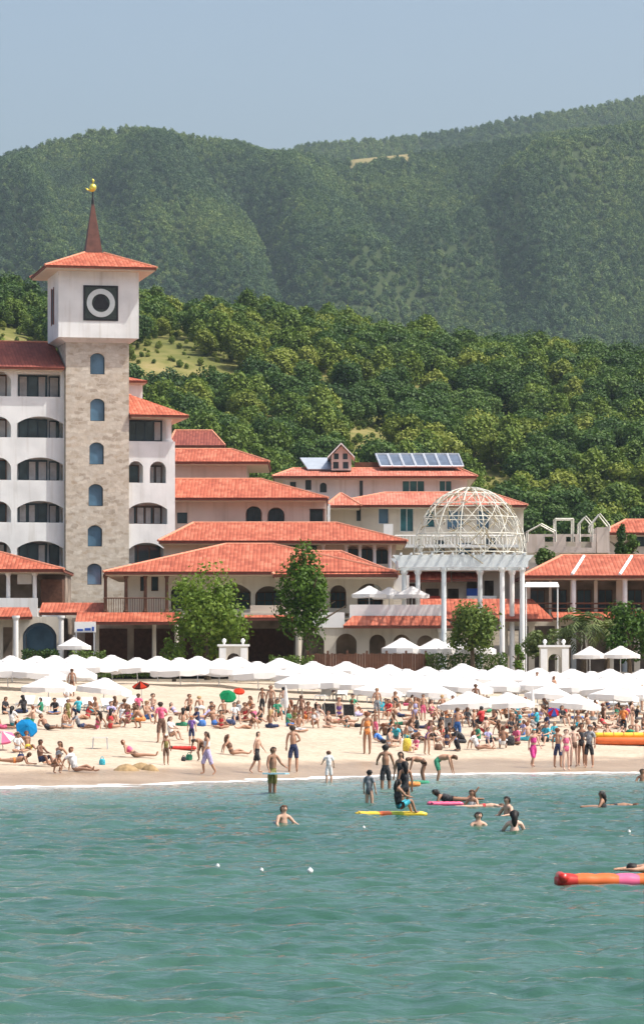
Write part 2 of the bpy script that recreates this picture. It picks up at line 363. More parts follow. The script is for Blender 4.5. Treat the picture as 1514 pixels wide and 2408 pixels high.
def ground_mat(name, stops, scale, sc2):
    m, t, p = new_mat(name, 0.95, 0.1)
    tc = N(t, 'ShaderNodeTexCoord'); n1 = N(t, 'ShaderNodeTexNoise', i_Scale=scale, i_Detail=6.0); t.links.new(tc.outputs['Object'], n1.inputs['Vector'])
    n2 = N(t, 'ShaderNodeTexNoise', i_Scale=sc2, i_Detail=3.0); t.links.new(tc.outputs['Object'], n2.inputs['Vector'])
    f = math_(t, 'ADD', math_(t, 'MULTIPLY', n1.outputs['Fac'], 0.6), math_(t, 'MULTIPLY', n2.outputs['Fac'], 0.4))
    t.links.new(ramp(t, f, stops), p.inputs['Base Color']); return m

# beach: world-x grid, fine in front of the camera
xs = np.concatenate([np.linspace(-400, -30, 24), np.linspace(-28, 28, 150), np.linspace(30, 400, 24)])
ys = np.concatenate([np.linspace(60, 118, 12), np.linspace(120, 250, 240)])
XX, YY = np.meshgrid(xs, ys)
ZZ = z_beach(XX, YY) + (fbm(XX/1.3, YY/1.3, 3, 2)-0.45)*0.10*np.clip((YY-shore(XX)-4)/8, 0, 1)
tag(grid_mesh('beach', XX, YY, ZZ, sand_mat()), kind='structure')
# town ground and near hill: columns fan out with distance
pcol = np.linspace(-1600, 3100, 190)
yr = np.concatenate([np.linspace(247.5, 300, 14), np.linspace(305, 515, 24), np.linspace(520, 800, 80), np.linspace(810, 1400, 14)])
PX, YY = np.meshgrid(pcol, yr); XX = (PX-PW/2)*YY/F; ZZ = z_land(XX, YY); ZZ[0] -= 0.3
M['hill'] = ground_mat('dry_grass_hillside', [(0.3, (0.055, 0.07, 0.02)), (0.48, (0.13, 0.135, 0.04)), (0.62, (0.22, 0.19, 0.075)), (0.75, (0.30, 0.225, 0.12))], 0.03, 0.3)
M['paving'] = ground_mat('paving_and_soil', [(0.3, (0.10, 0.085, 0.065)), (0.55, (0.20, 0.17, 0.13)), (0.75, (0.28, 0.25, 0.20))], 0.4, 3.0)
tag(grid_mesh('ground', XX[:39], YY[:39], ZZ[:39], M['paving']), kind='structure')
tag(grid_mesh('hillside', XX[38:], YY[38:], ZZ[38:], M['hill']), kind='structure')
pcol = np.linspace(-1100, 2600, 240)
yr = np.concatenate([[1380], np.linspace(1500, 2150, 6), np.linspace(2200, 3200, 110), np.linspace(3240, 4200, 40), np.linspace(4300, 5000, 4)])
PX, YY = np.meshgrid(pcol, yr); XX = (PX-PW/2)*YY/F; ZZ = z_mount(XX, YY)
lowx = (XX, YY); ZZ = np.where(YY < YF0, 30 + 120*np.clip((YY-1380)/820, 0, 1) + 0*ZZ, ZZ)
M['mount'] = ground_mat('mountain_undergrowth', [(0.3, (0.02, 0.034, 0.012)), (0.6, (0.04, 0.055, 0.02)), (0.8, (0.08, 0.09, 0.03))], 0.01, 0.08)
tag(grid_mesh('mountain', XX, YY, ZZ, M['mount']), kind='structure')
# ------------------------------------------------------------------ water
def water_mat():
    m, t, p = new_mat('sea_water', 0.10, 0.5)
    p.inputs['IOR'].default_value = 1.333
    tc = N(t, 'ShaderNodeTexCoord'); sx = N(t, 'ShaderNodeSeparateXYZ'); t.links.new(tc.outputs['Object'], sx.inputs[0])
    at = N(t, 'ShaderNodeAttribute', attribute_name='depth')
    n1 = N(t, 'ShaderNodeTexNoise', i_Scale=0.09, i_Detail=4.0); t.links.new(tc.outputs['Object'], n1.inputs['Vector'])
    deep = ramp(t, n1.outputs['Fac'], [(0.35, (0.026, 0.084, 0.056)), (0.65, (0.042, 0.106, 0.076))])
    shal = ramp(t, n1.outputs['Fac'], [(0.35, (0.14, 0.21, 0.185)), (0.65, (0.19, 0.25, 0.22))])
    r = N(t, 'ShaderNodeMapRange'); r.inputs['From Min'].default_value = 0.2; r.inputs['From Max'].default_value = 2.6; t.links.new(at.outputs['Fac'], r.inputs['Value'])
    c = mixc(t, r.outputs[0], shal, deep)
    sandy = N(t, 'ShaderNodeMapRange'); sandy.inputs['From Min'].default_value = 0.0; sandy.inputs['From Max'].default_value = 0.45; t.links.new(at.outputs['Fac'], sandy.inputs['Value'])
    c = mixc(t, sandy.outputs[0], (0.33, 0.31, 0.27), c)
    # foam of the last small waves: broken streaks along the shore
    mp = N(t, 'ShaderNodeMapping'); mp.inputs['Scale'].default_value = (0.35, 1.6, 1.0); t.links.new(tc.outputs['Object'], mp.inputs['Vector'])
    nf = N(t, 'ShaderNodeTexNoise', i_Scale=1.0, i_Detail=6.0, i_Roughness=0.65); t.links.new(mp.outputs[0], nf.inputs['Vector'])
    lip = N(t, 'ShaderNodeMapRange'); lip.inputs['From Min'].default_value = 0.46; lip.inputs['From Max'].default_value = 0.0; t.links.new(at.outputs['Fac'], lip.inputs['Value'])
    ff = math_(t, 'ADD', nf.outputs['Fac'], math_(t, 'MULTIPLY', math_(t, 'SUBTRACT', lip.outputs[0], 0.42), 0.52))
    fm = N(t, 'ShaderNodeMapRange'); fm.inputs['From Min'].default_value = 0.66; fm.inputs['From Max'].default_value = 0.74; t.links.new(ff, fm.inputs['Value'])
    c = mixc(t, fm.outputs[0], c, (0.80, 0.82, 0.80))
    t.links.new(c, p.inputs['Base Color'])
    t.links.new(math_(t, 'MULTIPLY_ADD', fm.outputs[0], 0.6, 0.03), p.inputs['Roughness'])
    nb = N(t, 'ShaderNodeTexNoise', i_Scale=4.0, i_Detail=5.0, i_Roughness=0.6)
    mp2 = N(t, 'ShaderNodeMapping'); mp2.inputs['Scale'].default_value = (0.7, 1.2, 1.0); t.links.new(tc.outputs['Object'], mp2.inputs['Vector']); t.links.new(mp2.outputs[0], nb.inputs['Vector'])
    bp = N(t, 'ShaderNodeBump', i_Strength=0.55, i_Distance=0.07); t.links.new(nb.outputs['Fac'], bp.inputs['Height']); t.links.new(bp.outputs[0], p.inputs['Normal'])
    return m
xs = np.concatenate([-np.geomspace(1500, 18, 40), np.linspace(-17.9, 17.9, 360), np.geomspace(18, 1500, 40)])
ys = np.concatenate([np.linspace(-350, 20, 30), np.linspace(24, 38, 12), np.linspace(38.1, 90, 700), np.linspace(90.1, 172, 560), np.linspace(175, 300, 14)])
XX, YY = np.meshgrid(xs, ys)
def waves(X, Y):
    z = 0*X
    r = np.random.default_rng(3)
    for i in range(34):
        L = 0.46*1.075**i                     # 0.46 .. 5 m
        th = -pi/2 + r.normal(0, 0.55); k = 2*pi/L
        wx = X + 1.2*(vnoise(X/5+i, Y/5, 40+i)-0.5); wy = Y + 1.5*(vnoise(X/6, Y/6+i, 70+i)-0.5)
        ph = k*(wx*cos(th) + wy*sin(th)) + r.uniform(0, 6.28)
        a = 0.0077*L**0.5*(0.15+1.7*vnoise(X/(3*L), Y/(3*L), 100+i))
        z = z + a*(np.sin(ph) + 0.28*np.cos(2*ph))
    return z
dep = -z_beach(XX, YY)
damp = np.clip(0.25 + dep/2.0, 0.12, 1)*np.clip((600-np.hypot(XX, YY))/400, 0, 1)
fine = (np.abs(XX) < 40) & (YY > 0)
ZZ = np.where(fine, waves(XX, YY)*damp, 0.0)
wo = tag(grid_mesh('water', XX, YY, ZZ, water_mat()), kind='structure')
a = wo.data.attributes.new('depth', 'FLOAT', 'POINT'); a.data.foreach_set('value', dep.ravel().astype(np.float32))

# ------------------------------------------------------------------ foliage
def leaf_crown(seed, lobes, per, size, rx, ry, rz, zc, lobe_r=(0.28, 0.45), shell=0.75, taper=0.0, flat=0.0):
    """crown made of many leaf-sized faces gathered into lobes; returns (verts, quads)"""
    r = np.random.default_rng(seed); V = []
    cs = []
    for i in range(lobes):
        d = r.normal(size=3); d /= np.linalg.norm(d); q = r.uniform(0.35, 1.0)**0.6
        c = d*q*0.72; f = 1 - taper*(c[2]*0.5+0.5); cs.append((c[0]*f, c[1]*f, c[2], r.uniform(*lobe_r)*(0.75+0.25*f)))
    for cx, cy, cz, lr in cs:
        d = r.normal(size=(per, 3)); d /= np.linalg.norm(d, axis=1)[:, None]
        rad = lr*r.uniform(shell, 1.08, size=(per, 1)) * (0.82+0.36*r.random((per, 1)))
        P = np.array([cx, cy, cz]) + d*rad
        nrm = d + r.normal(0, 0.55, size=(per, 3)); nrm[:, 2] += 0.25; nrm /= np.linalg.norm(nrm, axis=1)[:, None]
        P = P*np.array([rx, ry, rz]) + np.array([0, 0, zc])
        t = np.cross(nrm, r.normal(size=(per, 3))); t /= np.linalg.norm(t, axis=1)[:, None]; b = np.cross(nrm, t)
        s = size*r.uniform(0.6, 1.3, size=(per, 1)); e = s*0.62
        V.append(np.stack([P - t*s*0.5, P + b*e*0.5 + nrm*s*0.08, P + t*s*0.5, P - b*e*0.5 + nrm*s*0.08], 1))
    return np.concatenate(V).reshape(-1, 3)
def leaf_mesh(name, V, material):
    n = len(V)//4; me = bpy.data.meshes.new(name); me.vertices.add(4*n); me.vertices.foreach_set('co', V.ravel())
    me.loops.add(4*n); me.loops.foreach_set('vertex_index', np.arange(4*n)); me.polygons.add(n); me.polygons.foreach_set('loop_start', np.arange(0, 4*n, 4))
    me.update(); me.materials.append(material); return me
def trunk_mesh(name, h, r, seed, branches=4, lean=0.1):
    rr = random.Random(seed); mb = MB(); top = (rr.uniform(-lean, lean)*h, rr.uniform(-lean, lean)*h, h)
    pts = [(0, 0, -0.4), (top[0]*0.3, top[1]*0.2, h*0.4), top]; mb.tube(pts, [r*1.25, r*0.85, r*0.25], 7)
    for i in range(branches):
        a = 6.28*i/branches + rr.random(); z0 = h*rr.uniform(0.4, 0.7); L = h*rr.uniform(0.28, 0.45)
        b = (top[0]*z0/h, top[1]*z0/h, z0); mb.tube([b, (b[0]+cos(a)*L*0.5, b[1]+sin(a)*L*0.5, z0+L*0.45), (b[0]+cos(a)*L, b[1]+sin(a)*L, z0+L*0.75)], [r*0.5, r*0.35, r*0.12], 5)
    me = bpy.data.meshes.new(name); me.from_pydata(mb.v, [], mb.f); me.materials.append(M['bark']); me.update(); return me

# hillside tree kinds (unit crowns about 5 m wide, 6 m high)
KINDS = []
for k, (mt, lob, zc, rx, rz, tp) in enumerate([('leaf_dark', 22, 3.4, 2.6, 2.7, 0.25), ('leaf_dark', 26, 3.2, 2.9, 2.4, 0.1), ('leaf_mid', 22, 3.2, 2.7, 2.5, 0.2), ('leaf_mid', 24, 3.6, 2.4, 3.0, 0.35), ('leaf_olive', 20, 3.0, 2.7, 2.2, 0.15), ('leaf_olive', 22, 3.3, 2.4, 2.6, 0.3)]):
    V = leaf_crown(100+k, lob, 115, 0.44, rx, rx, rz, zc, (0.26, 0.46), 0.72, tp)
    KINDS.append((leaf_mesh('hill_crown', V, M[mt]), trunk_mesh('hill_trunk', 4.2, 0.16, k), mt))
far_kinds = []
for k in range(4):
    V = leaf_crown(300+k, 11, 40, 1.05, 2.8, 2.8, 3.0, 3.0, (0.34, 0.55), 0.7, 0.2)
    for mt in ('leaf_far_dark', 'leaf_far', 'leaf_far_light'): far_kinds.append(leaf_mesh('forest_crown', V, M[mt]))

def scatter(name, pts, scales, rots, kinds, meshes):
    """one stuff object: instances on points through geometry nodes"""
    root = None
    me = bpy.data.meshes.new(name); me.vertices.add(len(pts)); me.vertices.foreach_set('co', np.asarray(pts, np.float32).ravel())
    for nm, ty, dat in (('sca', 'FLOAT', scales), ('rot', 'FLOAT', rots), ('kin', 'INT', kinds)):
        at = me.attributes.new(nm, ty, 'POINT'); at.data.foreach_set('value', np.asarray(dat, np.float32 if ty == 'FLOAT' else np.int32))
    o = link(name, me)
    coll = bpy.data.collections.new(name + '_kinds')
    for i, m in enumerate(meshes):
        ob = bpy.data.objects.new('%s_kind' % name, m); coll.objects.link(ob)
    ng = bpy.data.node_groups.new(name, 'GeometryNodeTree')
    ng.interface.new_socket('Geometry', in_out='INPUT', socket_type='NodeSocketGeometry'); ng.interface.new_socket('Geometry', in_out='OUTPUT', socket_type='NodeSocketGeometry')
    gi = ng.nodes.new('NodeGroupInput'); go = ng.nodes.new('NodeGroupOutput')
    ci = ng.nodes.new('GeometryNodeCollectionInfo'); ci.inputs['Collection'].default_value = coll; ci.inputs['Separate Children'].default_value = True; ci.inputs['Reset Children'].default_value = True
    ip = ng.nodes.new('GeometryNodeInstanceOnPoints'); ip.inputs['Pick Instance'].default_value = True
    def na(nm, ty):
        n = ng.nodes.new('GeometryNodeInputNamedAttribute'); n.data_type = ty; n.inputs['Name'].default_value = nm; return n.outputs['Attribute']
    cx = ng.nodes.new('ShaderNodeCombineXYZ'); ng.links.new(na('rot', 'FLOAT'), cx.inputs[2])
    ng.links.new(gi.outputs[0], ip.inputs['Points']); ng.links.new(ci.outputs[0], ip.inputs['Instance'])
    ng.links.new(na('kin', 'INT'), ip.inputs['Instance Index']); ng.links.new(cx.outputs[0], ip.inputs['Rotation'])
    ng.links.new(na('sca', 'FLOAT'), ip.inputs['Scale']); ng.links.new(ip.outputs[0], go.inputs[0])
    md = o.modifiers.new('scatter', 'NODES'); md.node_group = ng
    return o

# mountain forest: one far wood that reads as a single mass
def jgrid(px0, px1, Y0, Y1, sp, rng):
    out = []
    Y = Y0
    while Y < Y1:
        X0, X1 = (px0-PW/2)*Y/F, (px1-PW/2)*Y/F; n = int((X1-X0)/sp)
        x = X0 + (np.arange(n) + rng.random(n))*sp; out.append(np.stack([x, Y + (rng.random(n)-0.5)*sp*1.3], -1)); Y += sp
    return np.concatenate(out)
P2 = jgrid(-450, 1950, 2240, 3205, 5.9, RNG); P3 = jgrid(500, 2000, 3850, 4215, 7.0, RNG)
P2 = np.concatenate([P2, P3]); z = z_mount(P2[:, 0], P2[:, 1])
pxx = P2[:, 0]*F/P2[:, 1]+PW/2; pyy = HZ-(z-CH)*F/P2[:, 1]
clear = (pxx > 820) & (pxx < 966) & (P2[:, 1] > 3158 + 10*np.sin(pxx/7) + 14*np.sin(pxx/23)) & (P2[:, 1] < 3700)
clear |= (fbm(P2[:, 0]/90, P2[:, 1]/90, 2, 33) > 0.70) & (RNG.random(len(P2)) < 0.5)
P2 = P2[~clear]; z = z[~clear]; n = len(P2)
tag(scatter('mountain_forest', np.column_stack([P2, z-0.5]), RNG.uniform(0.75, 1.35, n), RNG.uniform(0, 6.28, n), RNG.integers(0, 4, n)*3 + np.digitize(fbm(P2[:, 0]/75, P2[:, 1]/160, 4, 51) + RNG.normal(0, .07, n), [0.41, 0.54]), far_kinds), 'dense blue green forest covering the mountain behind the resort', 'forest', kind='stuff')
M['dry'] = ground_mat('dry_yellow_grass', [(0.3, (0.12, 0.12, 0.045)), (0.6, (0.23, 0.19, 0.09)), (0.8, (0.30, 0.21, 0.12))], 0.02, 0.1)
mb = MB(); pts = []
for px in np.linspace(822, 966, 19):
    for k in range(4):
        Y = 3160 + 13*k; X = (px-PW/2)*Y/F; pts.append((X, Y, float(z_mount(X, Y)) + 0.5))
mb.add(pts, [(4*i+k, 4*i+4+k, 4*i+5+k, 4*i+1+k) for i in range(18) for k in range(3)])
tag(mb.build('meadow', M['dry'], smooth=True), kind='structure')

# near hillside wood: the trees that show largest are things, the rest one mass
SKY = ([-200, 0, 150, 300, 305, 440, 445, 640, 641, 700, 1090, 1100, 1235, 1430, 1514, 1800], [830, 830, 830, 840, 960, 975, 1040, 1075, 1105, 1080, 1080, 1150, 1230, 1225, 1240, 1250])
CLEAR = [(425, 790, 34, 22), (500, 858, 78, 18), (365, 838, 70, 34), (868, 1030, 68, 20), (330, 880, 30, 14), (640, 985, 22, 5), (980, 905, 20, 5), (20, 790, 50, 18), (60, 812, 60, 12), (1290, 922, 14, 5), (1160, 1135, 60, 20), (760, 905, 26, 6), (1180, 985, 22, 5)]
P = jgrid(-330, 1850, 522, 786, 4.5, RNG); zt = z_land(P[:, 0], P[:, 1])
bx = P[:, 0]*F/P[:, 1]+PW/2; by = HZ-(zt-CH)*F/P[:, 1]
keep = np.ones(len(P), bool)
for cx, cy, a_, b_ in CLEAR: keep &= ((bx-cx)/a_)**2 + ((by-40-cy)/(b_+42))**2 > 1
P, zt, bx, by = P[keep], zt[keep], bx[keep], by[keep]
sca = RNG.uniform(0.7, 1.5, len(P)); rot = RNG.uniform(0, 6.28, len(P))
kf = fbm(P[:, 0]/16, P[:, 1]/16, 3, 21) + RNG.normal(0, 0.07, len(P))
kin = np.digitize(kf, [0.38, 0.45, 0.51, 0.58, 0.63])
topy = by - 6*sca*F/P[:, 1]
seen = (bx > -20) & (bx < 1534) & (topy < np.interp(bx, *SKY) - 4)
cand = np.where(seen)[0]; cand = cand[np.argsort(P[cand, 1])][:300]
TREE_LABEL = {'leaf_dark': 'dark green broadleaf tree on the lower slope of the wooded hillside behind the roofs',
              'leaf_mid': 'mid green bushy tree on the lower slope of the wooded hillside behind the roofs',
              'leaf_olive': 'olive green lighter tree on the lower slope of the wooded hillside behind the roofs'}
for i in cand:
    cm, tm, mt = KINDS[kin[i]]
    o = thing('hillside_tree', TREE_LABEL[mt], 'tree', (P[i, 0], P[i, 1], zt[i]), group={'leaf_dark': 'dark trees low on the hillside', 'leaf_mid': 'mid green trees low on the hillside', 'leaf_olive': 'olive trees low on the hillside'}[mt])
    del ROOT_INV[o.name]
    o.rotation_euler.z = rot[i]; o.scale = (sca[i],)*3
    link('crown', cm, o); link('trunk', tm, o)
rest = np.ones(len(P), bool); rest[cand] = False; rest &= ~((~seen) & (bx > -20) & (bx < 1534) & (P[:, 1] < 560))
n = int(rest.sum())
tag(scatter('hillside_wood', np.column_stack([P[rest], zt[rest]-0.2]), sca[rest], rot[rest], kin[rest], [k[0] for k in KINDS]), 'upper wood of mixed green trees covering the near hill', 'wood', kind='stuff')
# low scrub in the clearings
Pg = jgrid(-300, 1850, 524, 784, 3.2, RNG); Pg = Pg[RNG.random(len(Pg)) < 0.7]; zg = z_land(Pg[:, 0], Pg[:, 1]); n = len(Pg)
tag(scatter('hillside_scrub', np.column_stack([Pg, zg-1.0*0.3]), RNG.uniform(0.12, 0.36, n), RNG.uniform(0, 6.28, n), RNG.integers(2, 6, n), [k[0] for k in KINDS]), 'low olive scrub between the trees of the near hill', 'scrub', kind='stuff')
# ------------------------------------------------------------------ building helpers
class Fr:
    """front plane of a facade; converts picture measures at that depth to metres"""
    def __init__(s, Y): s.Y = Y; s.y = Y; s.k = F / Y
    def x(s, px): return (px - PW/2) * s.Y / F
    def z(s, py): return CH + (HZ - py) * s.Y / F
class FrRot:
    def __init__(s, root, yl):
        s.X0, s.Y0, s.z0 = root.location; s.a = root.rotation_euler.z; s.y = yl; s.k = F / s.Y0
    def x(s, px):
        k = (px - PW/2)/F; return (k*(s.Y0 + s.y*cos(s.a)) - s.X0 + s.y*sin(s.a)) / (cos(s.a) - k*sin(s.a))
    def z(s, py): return CH + (HZ - py) * (s.Y0 + s.y) / F - s.z0
def hole(fr, h):
    k, x0, y0, x1, y1 = h[:5]
    if k == 'r': return rect(fr.x(x0), fr.x(x1), fr.z(y1), fr.z(y0))
    return arch(fr.x(x0), fr.x(x1), fr.z(y1), fr.z(y0), h[5]/fr.k if len(h) > 5 else None)
def facade(r, name, m, fr, x0, x1, y0, y1, holes=(), thick=0.3):
    mb = MB(); mb.wall(rect(fr.x(x0), fr.x(x1), fr.z(y1), fr.z(y0)), [hole(fr, h) for h in holes], thick, fr.y)
    return mb.build(name, m, r)
def block(r, name, m, fr, x0, x1, y0, y1, d0, d1):
    mb = MB(); mb.box(fr.x(x0), fr.x(x1), fr.y+d0, fr.y+d1, fr.z(y1), fr.z(y0)); return mb.build(name, m, r)
def glaze(r, fr, x0, y0, x1, y1, nx=2, ny=1, rec=0.2, gm='glass', fm='frame', name='window', bar=0.055, curtain=False):
    X0, X1, Z0, Z1 = fr.x(x0), fr.x(x1), fr.z(y1), fr.z(y0); y = fr.y + rec; mb = MB(); b = bar
    mb.box(X0, X1, y, y+.08, Z0, Z0+b); mb.box(X0, X1, y, y+.08, Z1-b, Z1)
    mb.box(X0, X0+b, y, y+.08, Z0+b, Z1-b); mb.box(X1-b, X1, y, y+.08, Z0+b, Z1-b)
    for i in range(1, nx):
        c = X0+(X1-X0)*i/nx; mb.box(c-b/2, c+b/2, y+.003, y+.077, Z0+b, Z1-b)
    for j in range(1, ny):
        c = Z0+(Z1-Z0)*j/ny; mb.box(X0+b, X1-b, y+.006, y+.074, c-b/2, c+b/2)
    w_ = mb.build(name, M[fm], r)
    p = MB(); p.box(X0+b*.5, X1-b*.5, y+.03, y+.05, Z0+b*.5, Z1-b*.5); p.build('pane', M[gm], w_)
    if curtain:
        c = MB(); n = max(1, nx)
        for i in range(n):
            if random.random() < 0.55:
                a0 = X0+(X1-X0)*i/n+.08; a1 = X0+(X1-X0)*(i+1)/n-.08; c.box(a0, a1-random.random()*.3*(a1-a0), y+.012, y+.026, Z0+b, Z1-b-.05)
        if c.v: c.build('curtain', M['curtain'], w_)
    return w_
def hip_roof(r, m, ex0, ex1, ey, Yf, rx0, rx1, ry, Yr, Yb, th=0.22, ridge=True, soff='soffit', name='roof', over=0.9):
    """hipped tile roof; eaves and ridge are read at their own depths"""
    ze = Z_(ey, Yf); zr = Z_(ry, Yr); a0, a1 = X_(ex0, Yf), X_(ex1, Yf); r0, r1 = X_(rx0, Yr), X_(rx1, Yr)
    mb = MB(); E = [(a0, Yf, ze), (a1, Yf, ze), (a1, Yb, ze), (a0, Yb, ze)]; R0, R1 = (r0, Yr, zr), (r1, Yr, zr)
    mb.add(E + [R0, R1], [(0, 1, 5, 4), (1, 2, 5), (2, 3, 4, 5), (3, 0, 4)])
    o = mb.build(name, M[m], r)
    f = MB(); g = 0.05
    f.wall([(a0+g, Yf+g), (a1-g, Yf+g), (a1-g, Yb-g), (a0+g, Yb-g)], [], th, 0.0)
    f.v = [(v[0], v[2], ze-.004-v[1]) for v in f.v]; f.build('fascia', M['fascia'], o)
    s = MB(); s.box(a0+.18, a1-.18, Yf+.18, Yb-.18, ze-th-.08, ze-th-.002); s.build('soffit', M[soff], o)
    if ridge:
        k = MB()
        for A, B in ((R0, R1), (E[0], R0), (E[1], R1)):
            if (Vector(A)-Vector(B)).length > .3: k.tube([A, B], 0.10, 6)
        k.build('ridge_tiles', M['ridge'], o)
    return o
def column(r, X, Y, z0, z1, rad=0.16, m='white', name='column', n=12):
    mb = MB(); h = z1-z0
    mb.lathe([(rad*1.5, 0), (rad*1.5, .12), (rad*1.15, .2), (rad, .32), (rad*.88, h-.35), (rad*1.05, h-.28), (rad*1.4, h-.15), (rad*1.4, h)], (X, Y, z0), n)
    return mb.build(name, M[m], r)

# ------------------------------------------------------------------ clock tower
A = radians(12)
TX, TY, TZ = X_(219, 300), 300.0, 4.6
tw = thing('clock_tower', 'tall square stone tower with white clock box, low red roof and brown spire', 'tower', (TX, TY, TZ), A)
ff = FrRot(tw, -2.6)
WIN = [(213, 830, 247, 880), (213, 937, 247, 990), (211, 1040, 245, 1092), (209, 1138, 243, 1190), (207, 1235, 241, 1285), (206, 1325, 240, 1375)]
zt = ff.z(806)
mb = MB(); holes = [arch(ff.x(a), ff.x(c), ff.z(d), ff.z(b), 0.35) for a, b, c, d in WIN]
mb.wall(rect(-2.6, 2.6, -1.5, zt), holes, 0.4, -2.6); mb.box(-2.6, 2.6, -2.2, 2.6, -1.5, zt)
mb.build('stone_shaft', M['stone'], tw)
for a, b, c, d in WIN: glaze(tw, ff, a, b, c, d, 1, 1, 0.22, 'blue_glass', 'frame')
B = 3.3; zb, zc = zt+.35, ff.z(630)
mb = MB(); mb.lathe([(2.62*sqrt(2), zt-.001), (3.3*sqrt(2), zb+.001)], (0, 0, 0), 4, pi/4); mb.build('corbel', M['stucco'], tw)
fb = FrRot(tw, -B); hl = FrRot(tw, -B)
mb = MB(); mb.wall(rect(-B, B, zb, zc), [rect(fb.x(197), fb.x(278), fb.z(754), fb.z(671))], 0.3, -B); mb.box(-B, B, -B+.3, B, zb, zc)
bx_ = mb.build('clock_box', M['stucco'], tw)
x0, x1, z0, z1 = fb.x(197), fb.x(278), fb.z(754), fb.z(671); cx, cz = (x0+x1)/2, (z0+z1)/2
mb = MB(); mb.box(x0+.01, x1-.01, -B-.03, -B+.2, z0+.01, z1-.01); ck = mb.build('clock', M['clock'], tw)
mb = MB(); RO, RI = 1.16, 0.74; n = 40
vs = []
for k in range(n):
    t_ = 2*pi*k/n
    for rr_, yy in ((RO, -B-.03), (RO, -B-.11), (RI, -B-.11), (RI, -B-.03)): vs.append((cx+rr_*cos(t_), yy, cz+rr_*sin(t_)))
mb.add(vs, [(4*k+j, 4*((k+1) % n)+j, 4*((k+1) % n)+(j+1) % 4, 4*k+(j+1) % 4) for k in range(n) for j in range(4)]); mb.build('dial_ring', M['dial'], ck)
mb = MB(); tri = [(cx+.62*cos(pi/2+2*pi*k/24)*(1+.16*cos(3*2*pi*k/24)), cz+.62*sin(pi/2+2*pi*k/24)*(1+.16*cos(3*2*pi*k/24))) for k in range(24)]
mb.wall(tri, [], .05, -B-.085); mb.build('dial_centre', M['black'], ck)
mb = MB()
for s_ in (-1, 1):
    mb.box(cx+s_*1.36-.07, cx+s_*1.36+.07, -B-.06, -B-.031, z0+.02, z1-.02); mb.box(cx-1.28, cx+1.28, -B-.06, -B-.031, cz+s_*1.36-.07, cz+s_*1.36+.07)
mb.build('clock_frame', M['black'], ck)
mb = MB(); zl0, zl1 = fb.z(755), fb.z(672); mb.box(-B-.02, -B+.3, -.6, .6, zl0, zl1); sl_ = mb.build('side_opening', M['black'], tw)
mb = MB(); mb.box(-B-.07, -B-.021, -.75, -.6, zl0-.1, zl1+.1); mb.box(-B-.07, -B-.021, .6, .75, zl0-.1, zl1+.1); mb.build('opening_frame', M['fascia'], sl_)
# cap roof and spire
EW = 4.6; ze = ff.z(632); zr_ = ff.z(588)
mb = MB(); mb.add([(-EW, -EW, ze), (EW, -EW, ze), (EW, EW, ze), (-EW, EW, ze), (-.8, -.8, zr_), (.8, -.8, zr_), (.8, .8, zr_), (-.8, .8, zr_)], [(0, 1, 5, 4), (1, 2, 6, 5), (2, 3, 7, 6), (3, 0, 4, 7), (4, 5, 6, 7)])
cr = mb.build('roof', M['tile'], tw)
mb = MB(); mb.box(-EW+.04, EW-.04, -EW+.04, EW-.04, ze-.2, ze-.004); mb.build('fascia', M['fascia'], cr)
mb = MB(); mb.box(-EW+.15, EW-.15, -EW+.15, EW-.15, ze-.3, ze-.202); mb.build('soffit', M['soffit'], cr)
mb = MB()
for sx_, sy_ in ((-1, -1), (1, -1), (-1, 1), (1, 1)): mb.tube([(sx_*EW, sy_*EW, ze), (sx_*.8, sy_*.8, zr_)], .1, 6)
mb.build('ridge_tiles', M['ridge'], cr)
zs_ = ff.z(470)
mb = MB(); mb.lathe([(1.02, zr_-.15), (.92, zr_+.3), (.14, zs_)], (0, 0, 0), 4, pi/4); sp = mb.build('spire', M['spire'], tw)
mb = MB(); mb.lathe([(.13, zs_-.2), (.12, zs_+.3), (.05, zs_+.6), (.05, zs_+1.1)], (0, 0, 0), 8); fi = mb.build('finial', M['black'], sp)
zg = zs_+1.35
mb = MB(); mb.lathe([(.03, -.36), (.20, -.24), (.30, -.05), (.30, .1), (.18, .28), (.03, .34)], (0, 0, zg), 12)
mb.tube([(0, 0, zg+.3), (.05, 0, zg+.55), (-.02, 0, zg+.75)], [.09, .12, .03], 8); mb.tube([(-.02, 0, zg-.3), (-.5, 0, zg-.15), (-.62, 0, zg-.02)], [.1, .07, .02], 6)
mb.build('weather_vane', M['gold'], fi, True)

# ------------------------------------------------------------------ hotel wings beside the tower (same orientation)
lw = thing('hotel_wing', 'white hotel wing with arched balconies left of the stone tower', 'building', (TX, TY, TZ), A)
fl = FrRot(lw, -1.8)
rows = [(877, 935), (981, 1031), (1077, 1131), (1179, 1230), (1273, 1332)]
hs = []
for i, (a, b) in enumerate(rows):
    if i == 0: hs += [('r', 42, 882, 143, b), ('a', -28, a, 27, b, 18), ('a', -130, a, -45, b, 18)]
    else: hs += [('a', 41, a, 150, b, 17), ('a', -28, a+2, 27, b, 22), ('a', -150, a, -45, b, 17)]
facade(lw, 'facade', M['stucco'], fl, -260, 152, 868, 1470, hs, .3)
block(lw, 'wall', M['stucco'], fl, -260, 152, 868, 1470, 1.7, 12)
mb = MB()
for y in (935, 1031, 1131, 1230, 1332): mb.box(fl.x(-259), fl.x(151), fl.y+.302, fl.y+1.698, fl.z(y)-.05, fl.z(y)+.02)
mb.build('balcony_floor', M['stucco'], lw)
